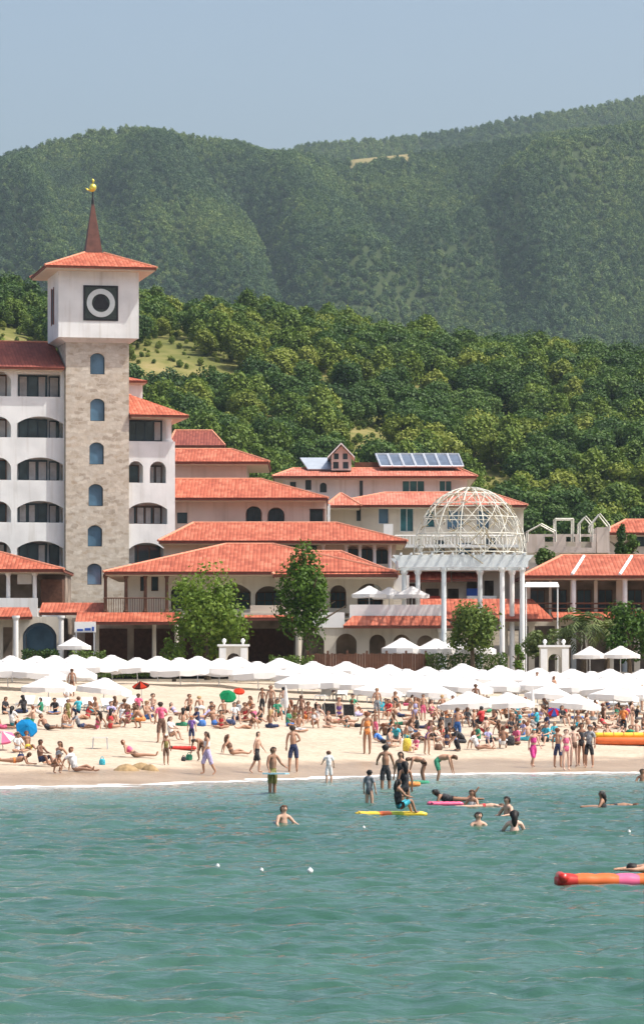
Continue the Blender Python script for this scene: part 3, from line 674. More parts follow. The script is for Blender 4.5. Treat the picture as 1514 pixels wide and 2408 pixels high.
for i, (a, b) in enumerate(rows):
    glaze(lw, fl, 50, a+4, 118, b-1, 3, 1, 1.55, 'glass', 'frame', 'balcony_door', .09, True)
    glaze(lw, fl, 122, a+6, 146, b-1, 1, 1, 1.55, 'glass', 'frame', 'balcony_door', .07, True)
    glaze(lw, fl, -24, a+4, 22, b-1, 2, 1, 1.55, 'glass', 'brown', 'balcony_door', .09, True)
    glaze(lw, fl, -140, a+4, -55, b-1, 3, 1, 1.55, 'glass', 'frame', 'balcony_door', .09, True)
def roof_local(r, m, x0, x1, yf, yb, ze, zr, inset=(0, 0), name='roof', flat=None):
    ym = (yf+yb)/2; mb = MB()
    mb.add([(x0, yf, ze), (x1, yf, ze), (x1, yb, ze), (x0, yb, ze), (x0+inset[0], ym, zr), (x1-inset[1], ym, zr)], [(0, 1, 5, 4), (1, 2, 5), (2, 3, 4, 5), (3, 0, 4)])
    o = mb.build(name, M[m], r)
    f = MB(); f.box(x0+.04, x1-.04, yf+.04, yb-.04, ze-.2, ze-.004); f.build('fascia', M['fascia'], o)
    s = MB(); s.box(x0+.15, x1-.15, yf+.15, yb-.15, ze-.28, ze-.202); s.build('soffit', M['soffit'], o)
    k = MB(); k.tube([(x0+inset[0], ym, zr), (x1-inset[1], ym, zr)], .1, 6); k.build('ridge_tiles', M['ridge'], o); return o
roof_local(lw, 'tile_dark_and_shaded', fl.x(-260), fl.x(150)+.0, fl.y-.9, fl.y+11, fl.z(868), fl.z(868)+2.6, (0, 0.2))  # shade lying on this roof is put into its dark tile colour
rw = thing('hotel_wing', 'narrow white hotel wing with two small arches right of the stone tower', 'building', (TX, TY, TZ), A)
f2 = FrRot(rw, -2.0); xl = 2.63
class FX(FrRot):
    def x(s, px): return max(xl, FrRot.x(s, px))
f2 = FX(rw, -2.0)
facade(rw, 'facade', M['stucco'], f2, 300, 412, 1036, 1480, [('a', 303, 1083, 337, 1134, 15), ('a', 353, 1083, 391, 1134, 16), ('a', 303, 1180, 394, 1231, 16), ('a', 303, 1275, 388, 1325, 16)], .3)
block(rw, 'wall', M['stucco'], f2, 300, 412, 982, 1480, 1.6, 11)
mb = MB()
for y in (1036, 1134, 1231, 1325): mb.box(f2.x(301), f2.x(411), f2.y+.302, f2.y+1.598, f2.z(y)-.06, f2.z(y)+.02)
mb.box(f2.x(409), f2.x(412), f2.y+.302, f2.y+1.6, f2.z(1480), f2.z(1037)); mb.build('balcony_floor', M['stucco'], rw)
glaze(rw, f2, 306, 984, 388, 1033, 4, 1, 1.3, 'glass', 'frame', 'glazed_front', .08, True)
column(rw, f2.x(398), f2.y+.5, f2.z(1036), f2.z(980), .28)
for (a, b, c, d, nx) in ((306, 1090, 334, 1133, 1), (357, 1090, 388, 1133, 2), (308, 1187, 388, 1230, 4), (305, 1280, 385, 1324, 3)):
    glaze(rw, f2, a, b, c, d, nx, 1, 1.45, 'glass', 'brown', 'balcony_door', .08, True)
roof_local(rw, 'tile', xl, f2.x(441), f2.y-1.0, f2.y+9.5, f2.z(975), f2.z(975)+2.0, (0, 4.0))
rt = MB(); rt.box(xl, f2.x(325)+1.35, 4.0, 8.0, f2.z(985), f2.z(882)); rt.build('roof_stair_block', M['stucco'], rw)
roof_local(rw, 'tile', xl, f2.x(335)+1.35, 3.4, 8.6, f2.z(880), f2.z(866), (0, 1.2), 'stair_roof')

# ------------------------------------------------------------------ terraced blocks stepping up behind the restaurant
def tblock(label, Y, wall_m, wx0, wx1, wy0, base, eave, ridge, holes=(), wins=(), depth=11, cols=(), tile='tile', name='terrace_block'):
    r = thing(name, label, 'building', (X_((wx0+wx1)/2, Y), Y, Z_(base, Y))); fr = Fr(Y)
    facade(r, 'facade', M[wall_m], fr, wx0, wx1, wy0, base, holes, .35)
    block(r, 'wall', M[wall_m], fr, wx0, wx1, wy0, base, .9 if holes else .35, depth)
    if holes:
        mb = MB(); mb.box(fr.x(wx0)+.01, fr.x(wx1)-.01, Y+.352, Y+.898, fr.z(base), fr.z(base)+.1); mb.box(fr.x(wx0)+.01, fr.x(wx0)+.3, Y+.352, Y+.898, fr.z(base)+.1, fr.z(wy0)); mb.box(fr.x(wx1)-.3, fr.x(wx1)-.01, Y+.352, Y+.898, fr.z(base)+.1, fr.z(wy0)); mb.build('loggia_floor', M[wall_m], r)
    for w_ in wins: glaze(r, fr, *w_[:4], *(w_[4:] if len(w_) > 4 else (2, 1, .75)))
    hip_roof(r, tile, *eave, *ridge)
    return r, fr
# eave: ex0, ex1, ey, Yf ; ridge: rx0, rx1, ry, Yr, Yb
t1, fr1 = tblock('plain pale pink block under the highest of the stepped red roofs', 317.0, 'pink', 400, 580, 1086, 1180, (395, 634, 1085, 315.6), (380, 545, 1056, 321.5, 328))
t2, fr2 = tblock('long pale pink block with a pair of arched windows under a red roof', 301.0, 'pink', 395, 768, 1171, 1290, (390, 772, 1170, 299.5), (380, 612, 1126, 306.5, 314),
    [('r', 417, 1205, 441, 1231), ('a', 578, 1190, 616, 1226, 16), ('a', 629, 1193, 669, 1226, 16), ('r', 728, 1196, 768-4, 1226)],
    [(417, 1203, 441, 1232, 2, 1, .2), (581, 1192, 613, 1226, 2, 1, .7), (632, 1196, 667, 1226, 4, 1, .7), (728, 1198, 760, 1226, 2, 1, .7)])
t3, fr3 = tblock('cream block with a row of dark arches under a long low red roof', 285.5, 'cream', 385, 930, 1273, 1400, (372, 958, 1271, 284), (455, 790, 1229, 290.5, 297),
    [('r', 672, 1275, 700, 1308), ('r', 726, 1278, 745, 1310), ('a', 815, 1284, 843, 1322, 13), ('a', 848, 1284, 877, 1324, 13), ('a', 883, 1286, 912, 1326, 13)],
    [(672, 1274, 700, 1310, 2, 1, .6), (726, 1277, 745, 1312, 1, 1, .6), (815, 1290, 843, 1326, 2, 1, .8, 'glass', 'brown'), (848, 1290, 877, 1326, 2, 1, .8, 'glass', 'brown'), (883, 1292, 912, 1328, 2, 1, .8, 'glass', 'brown')])
for px in (880, 846, 814, 916, 716, 760): column(t3, fr3.x(px), 285.2, fr3.z(1345), fr3.z(1276), .14)
mb = MB(); mb.box(fr3.x(590), fr3.x(640), 284.6, 285.3, fr3.z(1283), fr3.z(1276)); mb.build('awning_box', M['fascia'], t3)
# dark red gabled roof behind the right wing
dr = thing('garden_house', 'small house with a dark red tiled roof tucked among the hillside trees', 'building', (X_(458, 352), 352, Z_(1060, 352)))
fd = Fr(352); block(dr, 'wall', M['pink'], fd, 405, 520, 1044, 1100, 0, 7); hip_roof(dr, 'tile_dark_and_shaded', 395, 530, 1047, 351.2, 412, 498, 1012, 354.5, 359.5)

# ------------------------------------------------------------------ upper building with solar panels
sb = thing('hotel_block', 'upper pale block with solar panels and a small gabled dormer on its roof', 'building', (X_(880, 345), 345, Z_(1200, 345)))
fs = Fr(345)
facade(sb, 'facade', M['stucco'], fs, 665, 1098, 1119, 1215, [('r', 945, 1130, 998, 1158), ('r', 1032, 1130, 1062, 1156), ('r', 682, 1133, 696, 1148), ('r', 718, 1128, 732, 1152), ('a', 752, 1135, 768, 1158, 6), ('r', 845, 1130, 853, 1170)], .3)
block(sb, 'wall', M['stucco'], fs, 665, 1098, 1119, 1215, .3, 13)
glaze(sb, fs, 945, 1130, 998, 1158, 3, 1, .12, 'teal_glass', 'white'); glaze(sb, fs, 1032, 1130, 1062, 1156, 2, 1, .12, 'teal_glass', 'white')
for a in ((682, 1133, 696, 1148), (718, 1128, 732, 1152), (752, 1133, 768, 1158), (845, 1130, 853, 1170)): glaze(sb, fs, *a, 1, 1, .12)
hip_roof(sb, 'tile_old', 640, 1122, 1119, 343.4, 690, 1080, 1101, 350, 361)
mb = MB(); zb_ = Z_(1101, 347); mb.add([W(705, 1076, 352), W(778, 1076, 352), W(778, 1103, 347.5), W(724, 1103, 347.5)], [(0, 3, 2, 1)]); mb.v += [(v[0], v[1]+.1, v[2]-.12) for v in mb.v[:4]]
mb.f += [[4, 5, 6, 7], [0, 4, 7, 3], [3, 7, 6, 2], [2, 6, 5, 1], [1, 5, 4, 0]]; mb.m += [0]*5; mb.build('metal_roof', M['metal_roof'], sb)
# solar array: six tilted panels on a frame
for k in range(7):
    a0 = 885 + k*28; mb = MB(); lo = [W(a0+10, 1097, 347.6), W(a0+36, 1097, 347.6)]; hi = [W(a0+24, 1068, 352), W(a0-2, 1068, 352)]
    q = [lo[0], lo[1], hi[0], hi[1]]; mb.add(q + [v - Vector((0, -.06, .1)) for v in q], [(0, 1, 2, 3), (7, 6, 5, 4), (0, 4, 5, 1), (1, 5, 6, 2), (2, 6, 7, 3), (3, 7, 4, 0)])
    pn = mb.build('solar_panel', M['solar'], sb)
    fb_ = MB(); up = Vector((0, -.02, .02))
    for i in range(4): fb_.tube([q[i]+up, q[(i+1) % 4]+up], .09, 5)
    fb_.build('panel_frame', M['alu'], pn)
mb = MB(); mb.box(fs.x(835), fs.x(1085), 351, 352.2, fs.z(1105), fs.z(1078)); mb.build('roof_plant_room', M['brown'], sb)
# dormer
fg = Fr(346.5); mb = MB(); mb.wall([(fg.x(779), fg.z(1106)), (fg.x(826), fg.z(1106)), (fg.x(826), fg.z(1072)), (fg.x(802), fg.z(1048)), (fg.x(779), fg.z(1072))], [rect(fg.x(a), fg.x(b), fg.z(d), fg.z(c)) for a, b, c, d in ((785, 796, 1066, 1080), (806, 817, 1066, 1080), (783, 796, 1086, 1102), (806, 819, 1086, 1102))], 5, 346.5)
dm = mb.build('dormer', M['pink'], sb)
for a, b, c, d in ((785, 796, 1066, 1080), (806, 817, 1066, 1080), (783, 796, 1086, 1102), (806, 819, 1086, 1102)):
    mb = MB(); mb.box(fg.x(a), fg.x(b), 346.7, 346.8, fg.z(d), fg.z(c)); mb.build('pane', M['glass'], dm)
mb = MB()
for s_ in (-1, 1):
    P0 = Vector((fg.x(802), 346.0, fg.z(1045))); P1 = Vector((fg.x(802+s_*32), 346.0, fg.z(1078))); D = Vector((0, 6, 0)); Nn = Vector((0, 0, .14))
    q = [P0, P1, P1+D, P0+D]; mb.add(q + [v+Nn for v in q], [(0, 1, 2, 3), (7, 6, 5, 4), (0, 4, 5, 1), (1, 5, 6, 2), (2, 6, 7, 3), (3, 7, 4, 0)])
mb.build('dormer_roof', M['white'], dm)

# ------------------------------------------------------------------ middle right block, seen through the wire dome
mr = thing('hotel_block', 'cream block with blue and teal windows under two red hipped roofs behind the wire dome', 'building', (X_(980, 330), 330, Z_(1310, 330)))
fm = Fr(330)
facade(mr, 'facade', M['cream'], fm, 770, 1230, 1187, 1330, [('a', 889, 1190, 914, 1232, 10), ('r', 940, 1195, 972, 1250), ('r', 838, 1195, 848, 1225), ('r', 1000, 1200, 1022, 1240), ('r', 1050, 1200, 1090, 1245), ('r', 1120, 1200, 1150, 1245), ('r', 1075, 1275, 1108, 1305), ('r', 1140, 1265, 1165, 1300), ('r', 1020, 1270, 1045, 1300)], .35)
block(mr, 'wall', M['cream'], fm, 770, 1230, 1187, 1330, .8, 12)
for a in ((889, 1190, 914, 1232, 1, 1, .25, 'blue_glass', 'white'), (940, 1195, 972, 1250, 2, 1, .25, 'teal_glass', 'white'), (838, 1195, 848, 1225, 1, 1, .25), (1000, 1200, 1022, 1240, 1, 1, .25, 'teal_glass', 'white'), (1050, 1200, 1090, 1245, 3, 1, .25, 'blue_glass', 'white'), (1120, 1200, 1150, 1245, 2, 1, .25, 'blue_glass', 'white'), (1075, 1275, 1108, 1305, 2, 1, .25, 'blue_glass', 'white'), (1140, 1265, 1165, 1300, 2, 1, .25), (1020, 1270, 1045, 1300, 2, 1, .25)): glaze(mr, fm, *a)
hip_roof(mr, 'tile_old', 752, 1240, 1187, 328.6, 905, 1150, 1158, 334.5, 342)
# small front gablet left
hip_roof(mr, 'tile_old', 764, 850, 1188, 326.5, 800, 803, 1160, 330, 333.5, name='porch_roof')
mb = MB(); mb.box(fm.x(925), fm.x(1215), 327.2, 329.9, fm.z(1290), fm.z(1283)); mb.build('balcony_slab', M['stucco'], mr)
mb = MB()
for px in range(930, 1215, 8): mb.tube([(fm.x(px), 327.4, fm.z(1283)), (fm.x(px), 327.4, fm.z(1262))], .035, 5)
mb.tube([(fm.x(926), 327.4, fm.z(1262)), (fm.x(1214), 327.4, fm.z(1262))], .06, 6); mb.build('balcony_rail', M['white'], mr)
mb = MB(); mb.box(fm.x(770), fm.x(776), 326, 327, fm.z(1235), fm.z(1190)); mb.build('white_pier', M['white'], mr)
mb = MB(); mb.box(fm.x(900), fm.x(922), 326.5, 327.1, fm.z(1262), fm.z(1236)); mb.build('white_pier', M['white'], mr)

# ------------------------------------------------------------------ beach restaurant
rs = thing('beach_restaurant', 'large cream restaurant with a wide low red hipped roof and shaded arcade', 'building', (X_(590, 262), 262, Z_(1575, 262)))
fr = Fr(262)
holes = [('r', 330, 1355, 346, 1390), ('r', 356, 1355, 373, 1390), ('a', 402, 1374, 455, 1432, 18), ('a', 500, 1372, 590, 1432, 20), ('a', 600, 1378, 662, 1432, 20), ('a', 690, 1374, 762, 1432, 20), ('a', 776, 1376, 814, 1430, 18), ('a', 840, 1372, 900, 1432, 18)]
facade(rs, 'facade', M['cream'], fr, 300, 925, 1350, 1442, holes, .35)
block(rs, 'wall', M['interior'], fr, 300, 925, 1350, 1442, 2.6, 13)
mb = MB(); mb.box(fr.x(300), fr.x(300)+.35, 262.352, 264.598, fr.z(1442), fr.z(1350)); mb.box(fr.x(925)-.35, fr.x(925), 262.352, 264.598, fr.z(1442), fr.z(1350)); mb.build('side_wall', M['cream'], rs)
for a in ((330, 1355, 346, 1390), (356, 1355, 373, 1390)): glaze(rs, fr, *a, 1, 1, .2, 'glass', 'brown')
for a in ((404, 1390, 453, 1432), (504, 1390, 586, 1432), (602, 1390, 660, 1432), (692, 1390, 760, 1432), (778, 1390, 812, 1431), (842, 1390, 898, 1432)): glaze(rs, fr, *a, 3, 2, 2.4, 'glass', 'brown', 'glazed_door')
hip_roof(rs, 'tile', 243, 936, 1344, 259.8, 532, 640, 1279, 268.5, 277.2)
hip_roof(rs, 'tile', 640, 938, 1350, 259.4, 705, 800, 1296, 267, 275, name='side_roof', ridge=True)
mb = MB(); mb.box(fr.x(246), fr.x(800), 259.6, 261.99, fr.z(1452), fr.z(1442)); mb.build('balcony_slab', M['cream'], rs)
mb = MB()
for px in np.arange(250, 400, 5.5): mb.tube([(fr.x(px), 259.9, fr.z(1442)), (fr.x(px), 259.9, fr.z(1408))], .028, 5)
mb.tube([(fr.x(248), 259.9, fr.z(1408)), (fr.x(402), 259.9, fr.z(1408))], .05, 6); mb.build('balcony_rail', M['brown'], rs)
mb = MB(); mb.box(fr.x(590), fr.x(768), 259.7, 260.0, fr.z(1442), fr.z(1425)); mb.build('balcony_parapet', M['cream'], rs)
for px in (252, 300, 345, 395): column(rs, fr.x(px), 260.3, fr.z(1442), fr.z(1352), .13, 'brown')
# ground floor
fg = Fr(263)
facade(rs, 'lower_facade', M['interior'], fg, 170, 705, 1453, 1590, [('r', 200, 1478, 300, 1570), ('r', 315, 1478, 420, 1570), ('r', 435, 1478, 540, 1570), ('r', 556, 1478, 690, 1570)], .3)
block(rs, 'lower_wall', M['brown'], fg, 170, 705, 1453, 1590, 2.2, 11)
for px in (236, 368, 420, 700): column(rs, fg.x(px), 259.7, Z_(1590, 259.7), Z_(1455, 259.7), .16, 'cream')
def lean_roof(r, ex0, ex1, ey, Yf, ty, Yb, m='tile', name='canopy_roof', hipr=0.0, hipl=0.0):
    a0, a1 = X_(ex0, Yf), X_(ex1, Yf); z0, z1 = Z_(ey, Yf), Z_(ty, Yb); mb = MB()
    mb.add([(a0, Yf, z0), (a1, Yf, z0), (a1-hipr, Yb, z1), (a0+hipl, Yb, z1)], [(0, 1, 2, 3)]); o = mb.build(name, M[m], r)
    f = MB(); q = [(a0+.03, Yf+.03, z0-.006), (a1-.03, Yf+.03, z0-.006), (a1-hipr-.03, Yb, z1-.012), (a0+hipl+.03, Yb, z1-.012)]
    f.add(q + [(v[0], v[1], v[2]-.2) for v in q], [(0, 1, 2, 3), (7, 6, 5, 4), (0, 4, 5, 1), (1, 5, 6, 2), (2, 6, 7, 3), (3, 7, 4, 0)]); f.build('fascia', M['fascia'], o); return o
lean_roof(rs, 178, 424, 1462, 257.6, 1440, 259.5)
lean_roof(rs, 575, 690, 1452, 258.5, 1446, 259.5)
# right terrace wing of the restaurant
fe = Fr(255)
facade(rs, 'arcade', M['cream'], fe, 700, 1050, 1476, 1590, [('a', 716, 1490, 762, 1580, 18), ('a', 790, 1490, 838, 1580, 18), ('a', 868, 1492, 906, 1580, 17), ('a', 924, 1492, 964, 1580, 17), ('a', 980, 1494, 1020, 1580, 17)], .35)
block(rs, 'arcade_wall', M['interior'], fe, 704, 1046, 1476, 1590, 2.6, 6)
lean_roof(rs, 806, 1066, 1471, 253.6, 1448, 256.2, hipl=.7, hipr=.8)
mb = MB(); mb.box(fe.x(702), fe.x(1048), 255.4, 261.9, fe.z(1476), fe.z(1462)); mb.build('terrace_floor', M['cream'], rs)
mb = MB(); mb.box(fe.x(700), fe.x(810), 254.9, 255.2, fe.z(1476), fe.z(1440)); mb.box(fe.x(822), fe.x(1042), 256.3, 256.6, fe.z(1462), fe.z(1421)); mb.build('terrace_parapet', M['white'], rs)
column(rs, fe.x(702), 254.5, Z_(1590, 254.5), fe.z(1478), .2, 'cream'); column(rs, fe.x(1036), 254.6, Z_(1590, 254.6), fe.z(1478), .2, 'white')
ft = Fr(262.4); block(rs, 'rear_wall', M['stucco'], ft, 880, 962, 1352, 1400, .5, 3)

# ------------------------------------------------------------------ left pavilion in front of the hotel
lp = thing('terrace_pavilion', 'two storey terrace pavilion with red roof at the left edge below the white hotel', 'building', (X_(40, 272), 272, Z_(1580, 272)))
fl2 = Fr(272)
block(lp, 'wall', M['interior'], fl2, -260, 148, 1342, 1425, 3.0, 9)
hip_roof(lp, 'tile', -270, 152, 1338, 270.6, -210, -30, 1290, 276, 281.5)
mb = MB(); mb.box(fl2.x(-260), fl2.x(92), 271, 275.0, fl2.z(1452), fl2.z(1438)); mb.box(fl2.x(-260), fl2.x(92), 270.8, 271, fl2.z(1452), fl2.z(1407)); mb.build('terrace_parapet', M['stucco'], lp)
for px in (-140, -60, 22, 84): column(lp, fl2.x(px), 271.4, fl2.z(1438), fl2.z(1345), .17)
mb = MB(); mb.box(fl2.x(95), fl2.x(146), 272.5, 275, fl2.z(1420), fl2.z(1362)); mb.build('dark_screen', M['brown'], lp)
mb = MB(); mb.box(fl2.x(40), fl2.x(74), 272.6, 273, fl2.z(1373), fl2.z(1350)); mb.build('ceiling_panel', M['white'], lp)
lean_roof(lp, 92, 246, 1440, 264.5, 1417, 268); lean_roof(lp, -260, 78, 1450, 263, 1428, 267, hipr=.6)
fa = Fr(263.5)
facade(lp, 'arcade', M['cream'], fa, 38, 150, 1450, 1590, [('a', 54, 1464, 134, 1580, 30)], .4)
facade(lp, 'side_arcade', M['cream'], Fr(264.5), -260, 37, 1456, 1590, [('r', -240, 1475, -170, 1580), ('r', -150, 1475, -80, 1580), ('r', -60, 1475, -4, 1580), ('r', 8, 1475, 30, 1580)], .3)
block(lp, 'lower_wall', M['interior'], fa, -260, 150, 1452, 1590, 3.5, 9)
mb = MB(); q = arch(fa.x(54)+.02, fa.x(134)-.02, fa.z(1580), fa.z(1464)-.02, 30/fa.k); q2 = arch(fa.x(54)+.22, fa.x(134)-.22, fa.z(1580)+.01, fa.z(1464)-.24, 26/fa.k); mb.wall(q, [q2], .15, 263.6); mb.build('arch_frame', M['frame'], lp)
mb = MB(); mb.box(fa.x(56), fa.x(132), 266.2, 266.3, fa.z(1530), fa.z(1466)); mb.build('pane', M['blue_glass'], lp)
for px in (40, 146): column(lp, fa.x(px), 262.9, fa.z(1590), fa.z(1448), .2)
sg = thing('sign_board', 'white board sign with a blue strip hanging over the cafe entrance', 'sign', (X_(200, 256), 256, Z_(1485, 256)))
f_ = Fr(256); block(sg, 'board', M['white'], f_, 176, 226, 1462, 1487, 0, .12)
M['blue'] = mat('blue_paint', (0.03, 0.09, 0.38), 0.5)
mb = MB()
for i, (a, b, c, d) in enumerate(((182, 196, 1479, 1484), (200, 214, 1477, 1483), (217, 222, 1474, 1484))): mb.box(f_.x(a), f_.x(b), 255.96, 255.995, f_.z(d), f_.z(c))
mb.build('blue_strip', M['blue'], sg)
mb = MB()
for px in (180, 222): mb.tube([W(px, 1487, 256.06), W(px, 1585, 256.06)], .05, 6)
mb.build('post', M['alu'], sg)

# ------------------------------------------------------------------ wire dome pergola
PC = X_(1092, 256); ps = thing('dome_pergola', 'round white colonnade carrying an openwork wire dome', 'pergola', (PC, 256, Z_(1575, 256)))
fp = Fr(256); zt_ = fp.z(1338); zg = fp.z(1590); YA, YB = 252.6, 259.4
for px, Yc, mm in ((1043, YA, 'bluewhite'), (1180, YA, 'white'), (1227, YA, 'white'), (950, YB, 'bluewhite'), (982, YB, 'bluewhite'), (1128, YB, 'bluewhite'), (1203, YB, 'white')):
    column(ps, X_(px, Yc), Yc, zg, zt_, .19, mm, 'column', 14)
XA, XB = X_(936, YA), X_(1240, YA)
for yc in (YA, YB):
    mb = MB(); prof = [(XA, zt_), (XB, zt_), (XB+.03, zt_+.42), (XB+.42, zt_+.86), (XA-.42, zt_+.86), (XA-.03, zt_+.42)]; mb.wall(prof, [], .5, yc-.25); mb.build('main_beam', M['bluewhite'], ps)
mb = MB()
for i, x in enumerate(np.linspace(XA+.2, XB-.2, 13)):
    mb.box(x-.06, x+.06, YA-.6, YB+.6, zt_+.862, zt_+1.02)
mb.build('rafters', M['bluewhite'], ps)
for i, x in enumerate((XA+.15, XB-.15)):
    mb = MB(); mb.box(x-.14, x+.14, YA+.252, YB-.252, zt_+.1, zt_+.6); mb.build('cross_beam', M['bluewhite'], ps)
DC = Vector((X_(1105, 256), 256, zt_+1.02)); RD = 3.95; HD = Z_(1146, 256) - DC.z
def dp(a, e): return DC + Vector((RD*cos(e)*cos(a), RD*cos(e)*sin(a), HD*sin(e)))
mb = MB()
for k in range(14):
    a = 2*pi*k/14; mb.tube([dp(a, pi/2*j/9) for j in range(10)], .042, 5)
for j in (0.02, .3, .58, .85, 1.12): mb.tube([dp(2*pi*k/40, j) for k in range(40)], .036, 5, closed=True)
mb.build('dome_ribs', M['wire'], ps)
mb = MB()
for k in range(14):
    for s_ in (-1, 1): mb.tube([dp(2*pi*k/14 + s_*1.5*j/9, pi/2*.86*j/9) for j in range(10)], .024, 4)
mb.build('dome_lattice', M['wire'], ps)
mb = MB()
r_ = random.Random(5)
for k in range(60):
    a, e = r_.uniform(0, 6.28), r_.uniform(.05, 1.3); p = dp(a, e)*1.0; q = dp(a+r_.uniform(-.5, .5), min(1.4, e+r_.uniform(-.3, .4))); mid = (p+q)/2 + Vector((r_.uniform(-.2, .2), r_.uniform(-.2, .2), r_.uniform(-.1, .3))); mb.tube([p, mid, q], .03, 4)
mb.build('dry_vine', mat('dry_vine_stems', (0.30, 0.25, 0.15), 0.9, .2), ps)

# ------------------------------------------------------------------ right hand buildings
bb = thing('terrace_house', 'beige house with a flat walled terrace carrying white frames', 'building', (X_(1335, 300), 300, Z_(1320, 300)))
fb2 = Fr(300); block(bb, 'wall', M['cream'], fb2, 1238, 1432, 1274, 1360, 0, 9)
block(bb, 'stair_tower', M['pink'], Fr(299.5), 1402, 1432, 1240, 1300, 0, 4)
facade(bb, 'terrace_wall', M['pink'], Fr(299.3), 1238, 1400, 1256, 1300, [('r', 1280, 1262, 1300, 1285), ('r', 1330, 1262, 1352, 1285), ('r', 1365, 1262, 1390, 1288)], .3)
for i, (a, b, c, d, pk) in enumerate(((1305, 1347, 1220, 1274, None), (1362, 1392, 1232, 1274, 1214), (1388, 1432, 1236, 1250, 1208), (1240, 1306, 1250, 1274, 1232))):
    fz = Fr(298.6 - .35*i); mb = MB(); P0, P1, P2, P3 = (Vector((fz.x(a), fz.y, fz.z(d))), Vector((fz.x(a), fz.y, fz.z(c))), Vector((fz.x(b), fz.y, fz.z(c))), Vector((fz.x(b), fz.y, fz.z(d))))
    D = Vector((0, 2.2, 0))
    for o_ in (Vector((0, 0, 0)), D):
        mb.tube([P0+o_, P1+o_], .065, 4); mb.tube([P3+o_, P2+o_], .065, 4)
        if pk: ap = Vector((fz.x((a+b)/2), fz.y, fz.z(pk))); mb.tube([P1+o_, ap+o_, P2+o_], .065, 4)
        else: mb.tube([P1+o_, P2+o_], .065, 4)
    for p in (P1, P2): mb.tube([p, p+D], .05, 4)
    mb.build('white_frame', M['wire'], bb)
rh = thing('long_restaurant', 'long low building with red tiled roof and brown shaded veranda on the right', 'building', (X_(1400, 264), 264, Z_(1575, 264)))
fr4 = Fr(264)
facade(rh, 'facade', M['cream'], fr4, 1238, 1760, 1352, 1452, [('r', a, 1362, a+44, 1445) for a in (1246, 1296, 1352, 1404, 1474, 1526, 1580, 1640, 1700)], .25)
block(rh, 'wall', M['interior'], fr4, 1238, 1760, 1352, 1590, 2.2, 11)
for a in (1250, 1302, 1360, 1410, 1480, 1532, 1588): glaze(rh, fr4, a, 1385, a+34, 1446, 2, 2, 2.0, 'glass', 'brown', 'glazed_door')
hip_roof(rh, 'tile', 1226, 1790, 1353, 262.2, 1320, 1700, 1306, 269.5, 277)
mb = MB()
for px in (1368, 1480): mb.tube([W(px-24, 1351, 262.3), W(px+4, 1308, 269.3)], .12, 6)
mb.build('ridge_tiles', M['bluewhite'], rh)
for px in (1345, 1465, 1585): column(rh, fr4.x(px), 262.8, fr4.z(1590), fr4.z(1356), .2, 'bluewhite')
mb = MB()
mb.tube([(fr4.x(1240), 262.7, fr4.z(1420)), (fr4.x(1760), 262.7, fr4.z(1420))], .06, 5); mb.tube([(fr4.x(1240), 262.7, fr4.z(1432)), (fr4.x(1760), 262.7, fr4.z(1432))], .05, 5)
mb.build('veranda_rail', M['brown'], rh)
lean_roof(rh, 985, 1300, 1455, 258.6, 1408, 264, hipr=1.2); lean_roof(rh, 1300, 1760, 1452, 260.0, 1438, 263)
facade(rh, 'lower_facade', M['cream'], Fr(261.3), 1062, 1760, 1456, 1590, [('r', a, 1472, a+48, 1580) for a in range(1070, 1720, 62)], .3)
# red fronted low hall glimpsed between the columns
mh = thing('shop_row', 'low row of shops with red canopies seen between the white columns', 'building', (X_(1080, 272), 272, Z_(1500, 272)))
fmh = Fr(272); facade(mh, 'facade', M['cream'], fmh, 958, 1232, 1335, 1480, [('r', 962, 1372, 990, 1440), ('r', 1000, 1384, 1032, 1440), ('r', 1052, 1384, 1078, 1440), ('a', 1096, 1362, 1124, 1400, 12), ('r', 1138, 1365, 1160, 1402)], .3)
block(mh, 'wall', M['interior'], fmh, 958, 1232, 1335, 1480, 1.2, 8)
M['redcloth'] = mat('red_canvas', (0.42, 0.07, 0.05), 0.85, .2)
lean_roof(mh, 955, 1060, 1363, 270.4, 1342, 271.9, name='canopy_roof'); lean_roof(mh, 1062, 1130, 1361, 270.6, 1346, 271.9, name='canopy_roof')
mb = MB(); mb.box(fmh.x(1096), fmh.x(1124), 271.6, 271.8, fmh.z(1402), fmh.z(1384)); mb.build('blue_panel', M['blue'], mh)
mb = MB(); mb.box(fmh.x(1000), fmh.x(1034), 271.5, 271.7, fmh.z(1440), fmh.z(1402)); mb.build('red_panel', M['redcloth'], mh)
mb = MB(); mb.box(fmh.x(1096), fmh.x(1165), 270.8, 271.4, fmh.z(1412), fmh.z(1402)); mb.build('white_ledge', M['white'], mh)
hip_roof(mh, 'tile', 945, 1240, 1334, 270.2, 990, 1200, 1322, 276, 281)
# far right house
fh = thing('hill_house', 'house with bright red roof half hidden by a dark cypress at the right edge', 'building', (X_(1490, 310), 310, Z_(1300, 310)))
block(fh, 'wall', M['pink'], Fr(310), 1425, 1700, 1250, 1330, 0, 8); hip_roof(fh, 'tile', 1412, 1720, 1252, 308.6, 1470, 1660, 1222, 314, 319.5)
glaze(fh, Fr(310), 1490, 1262, 1514, 1285, 1, 1, -.06)
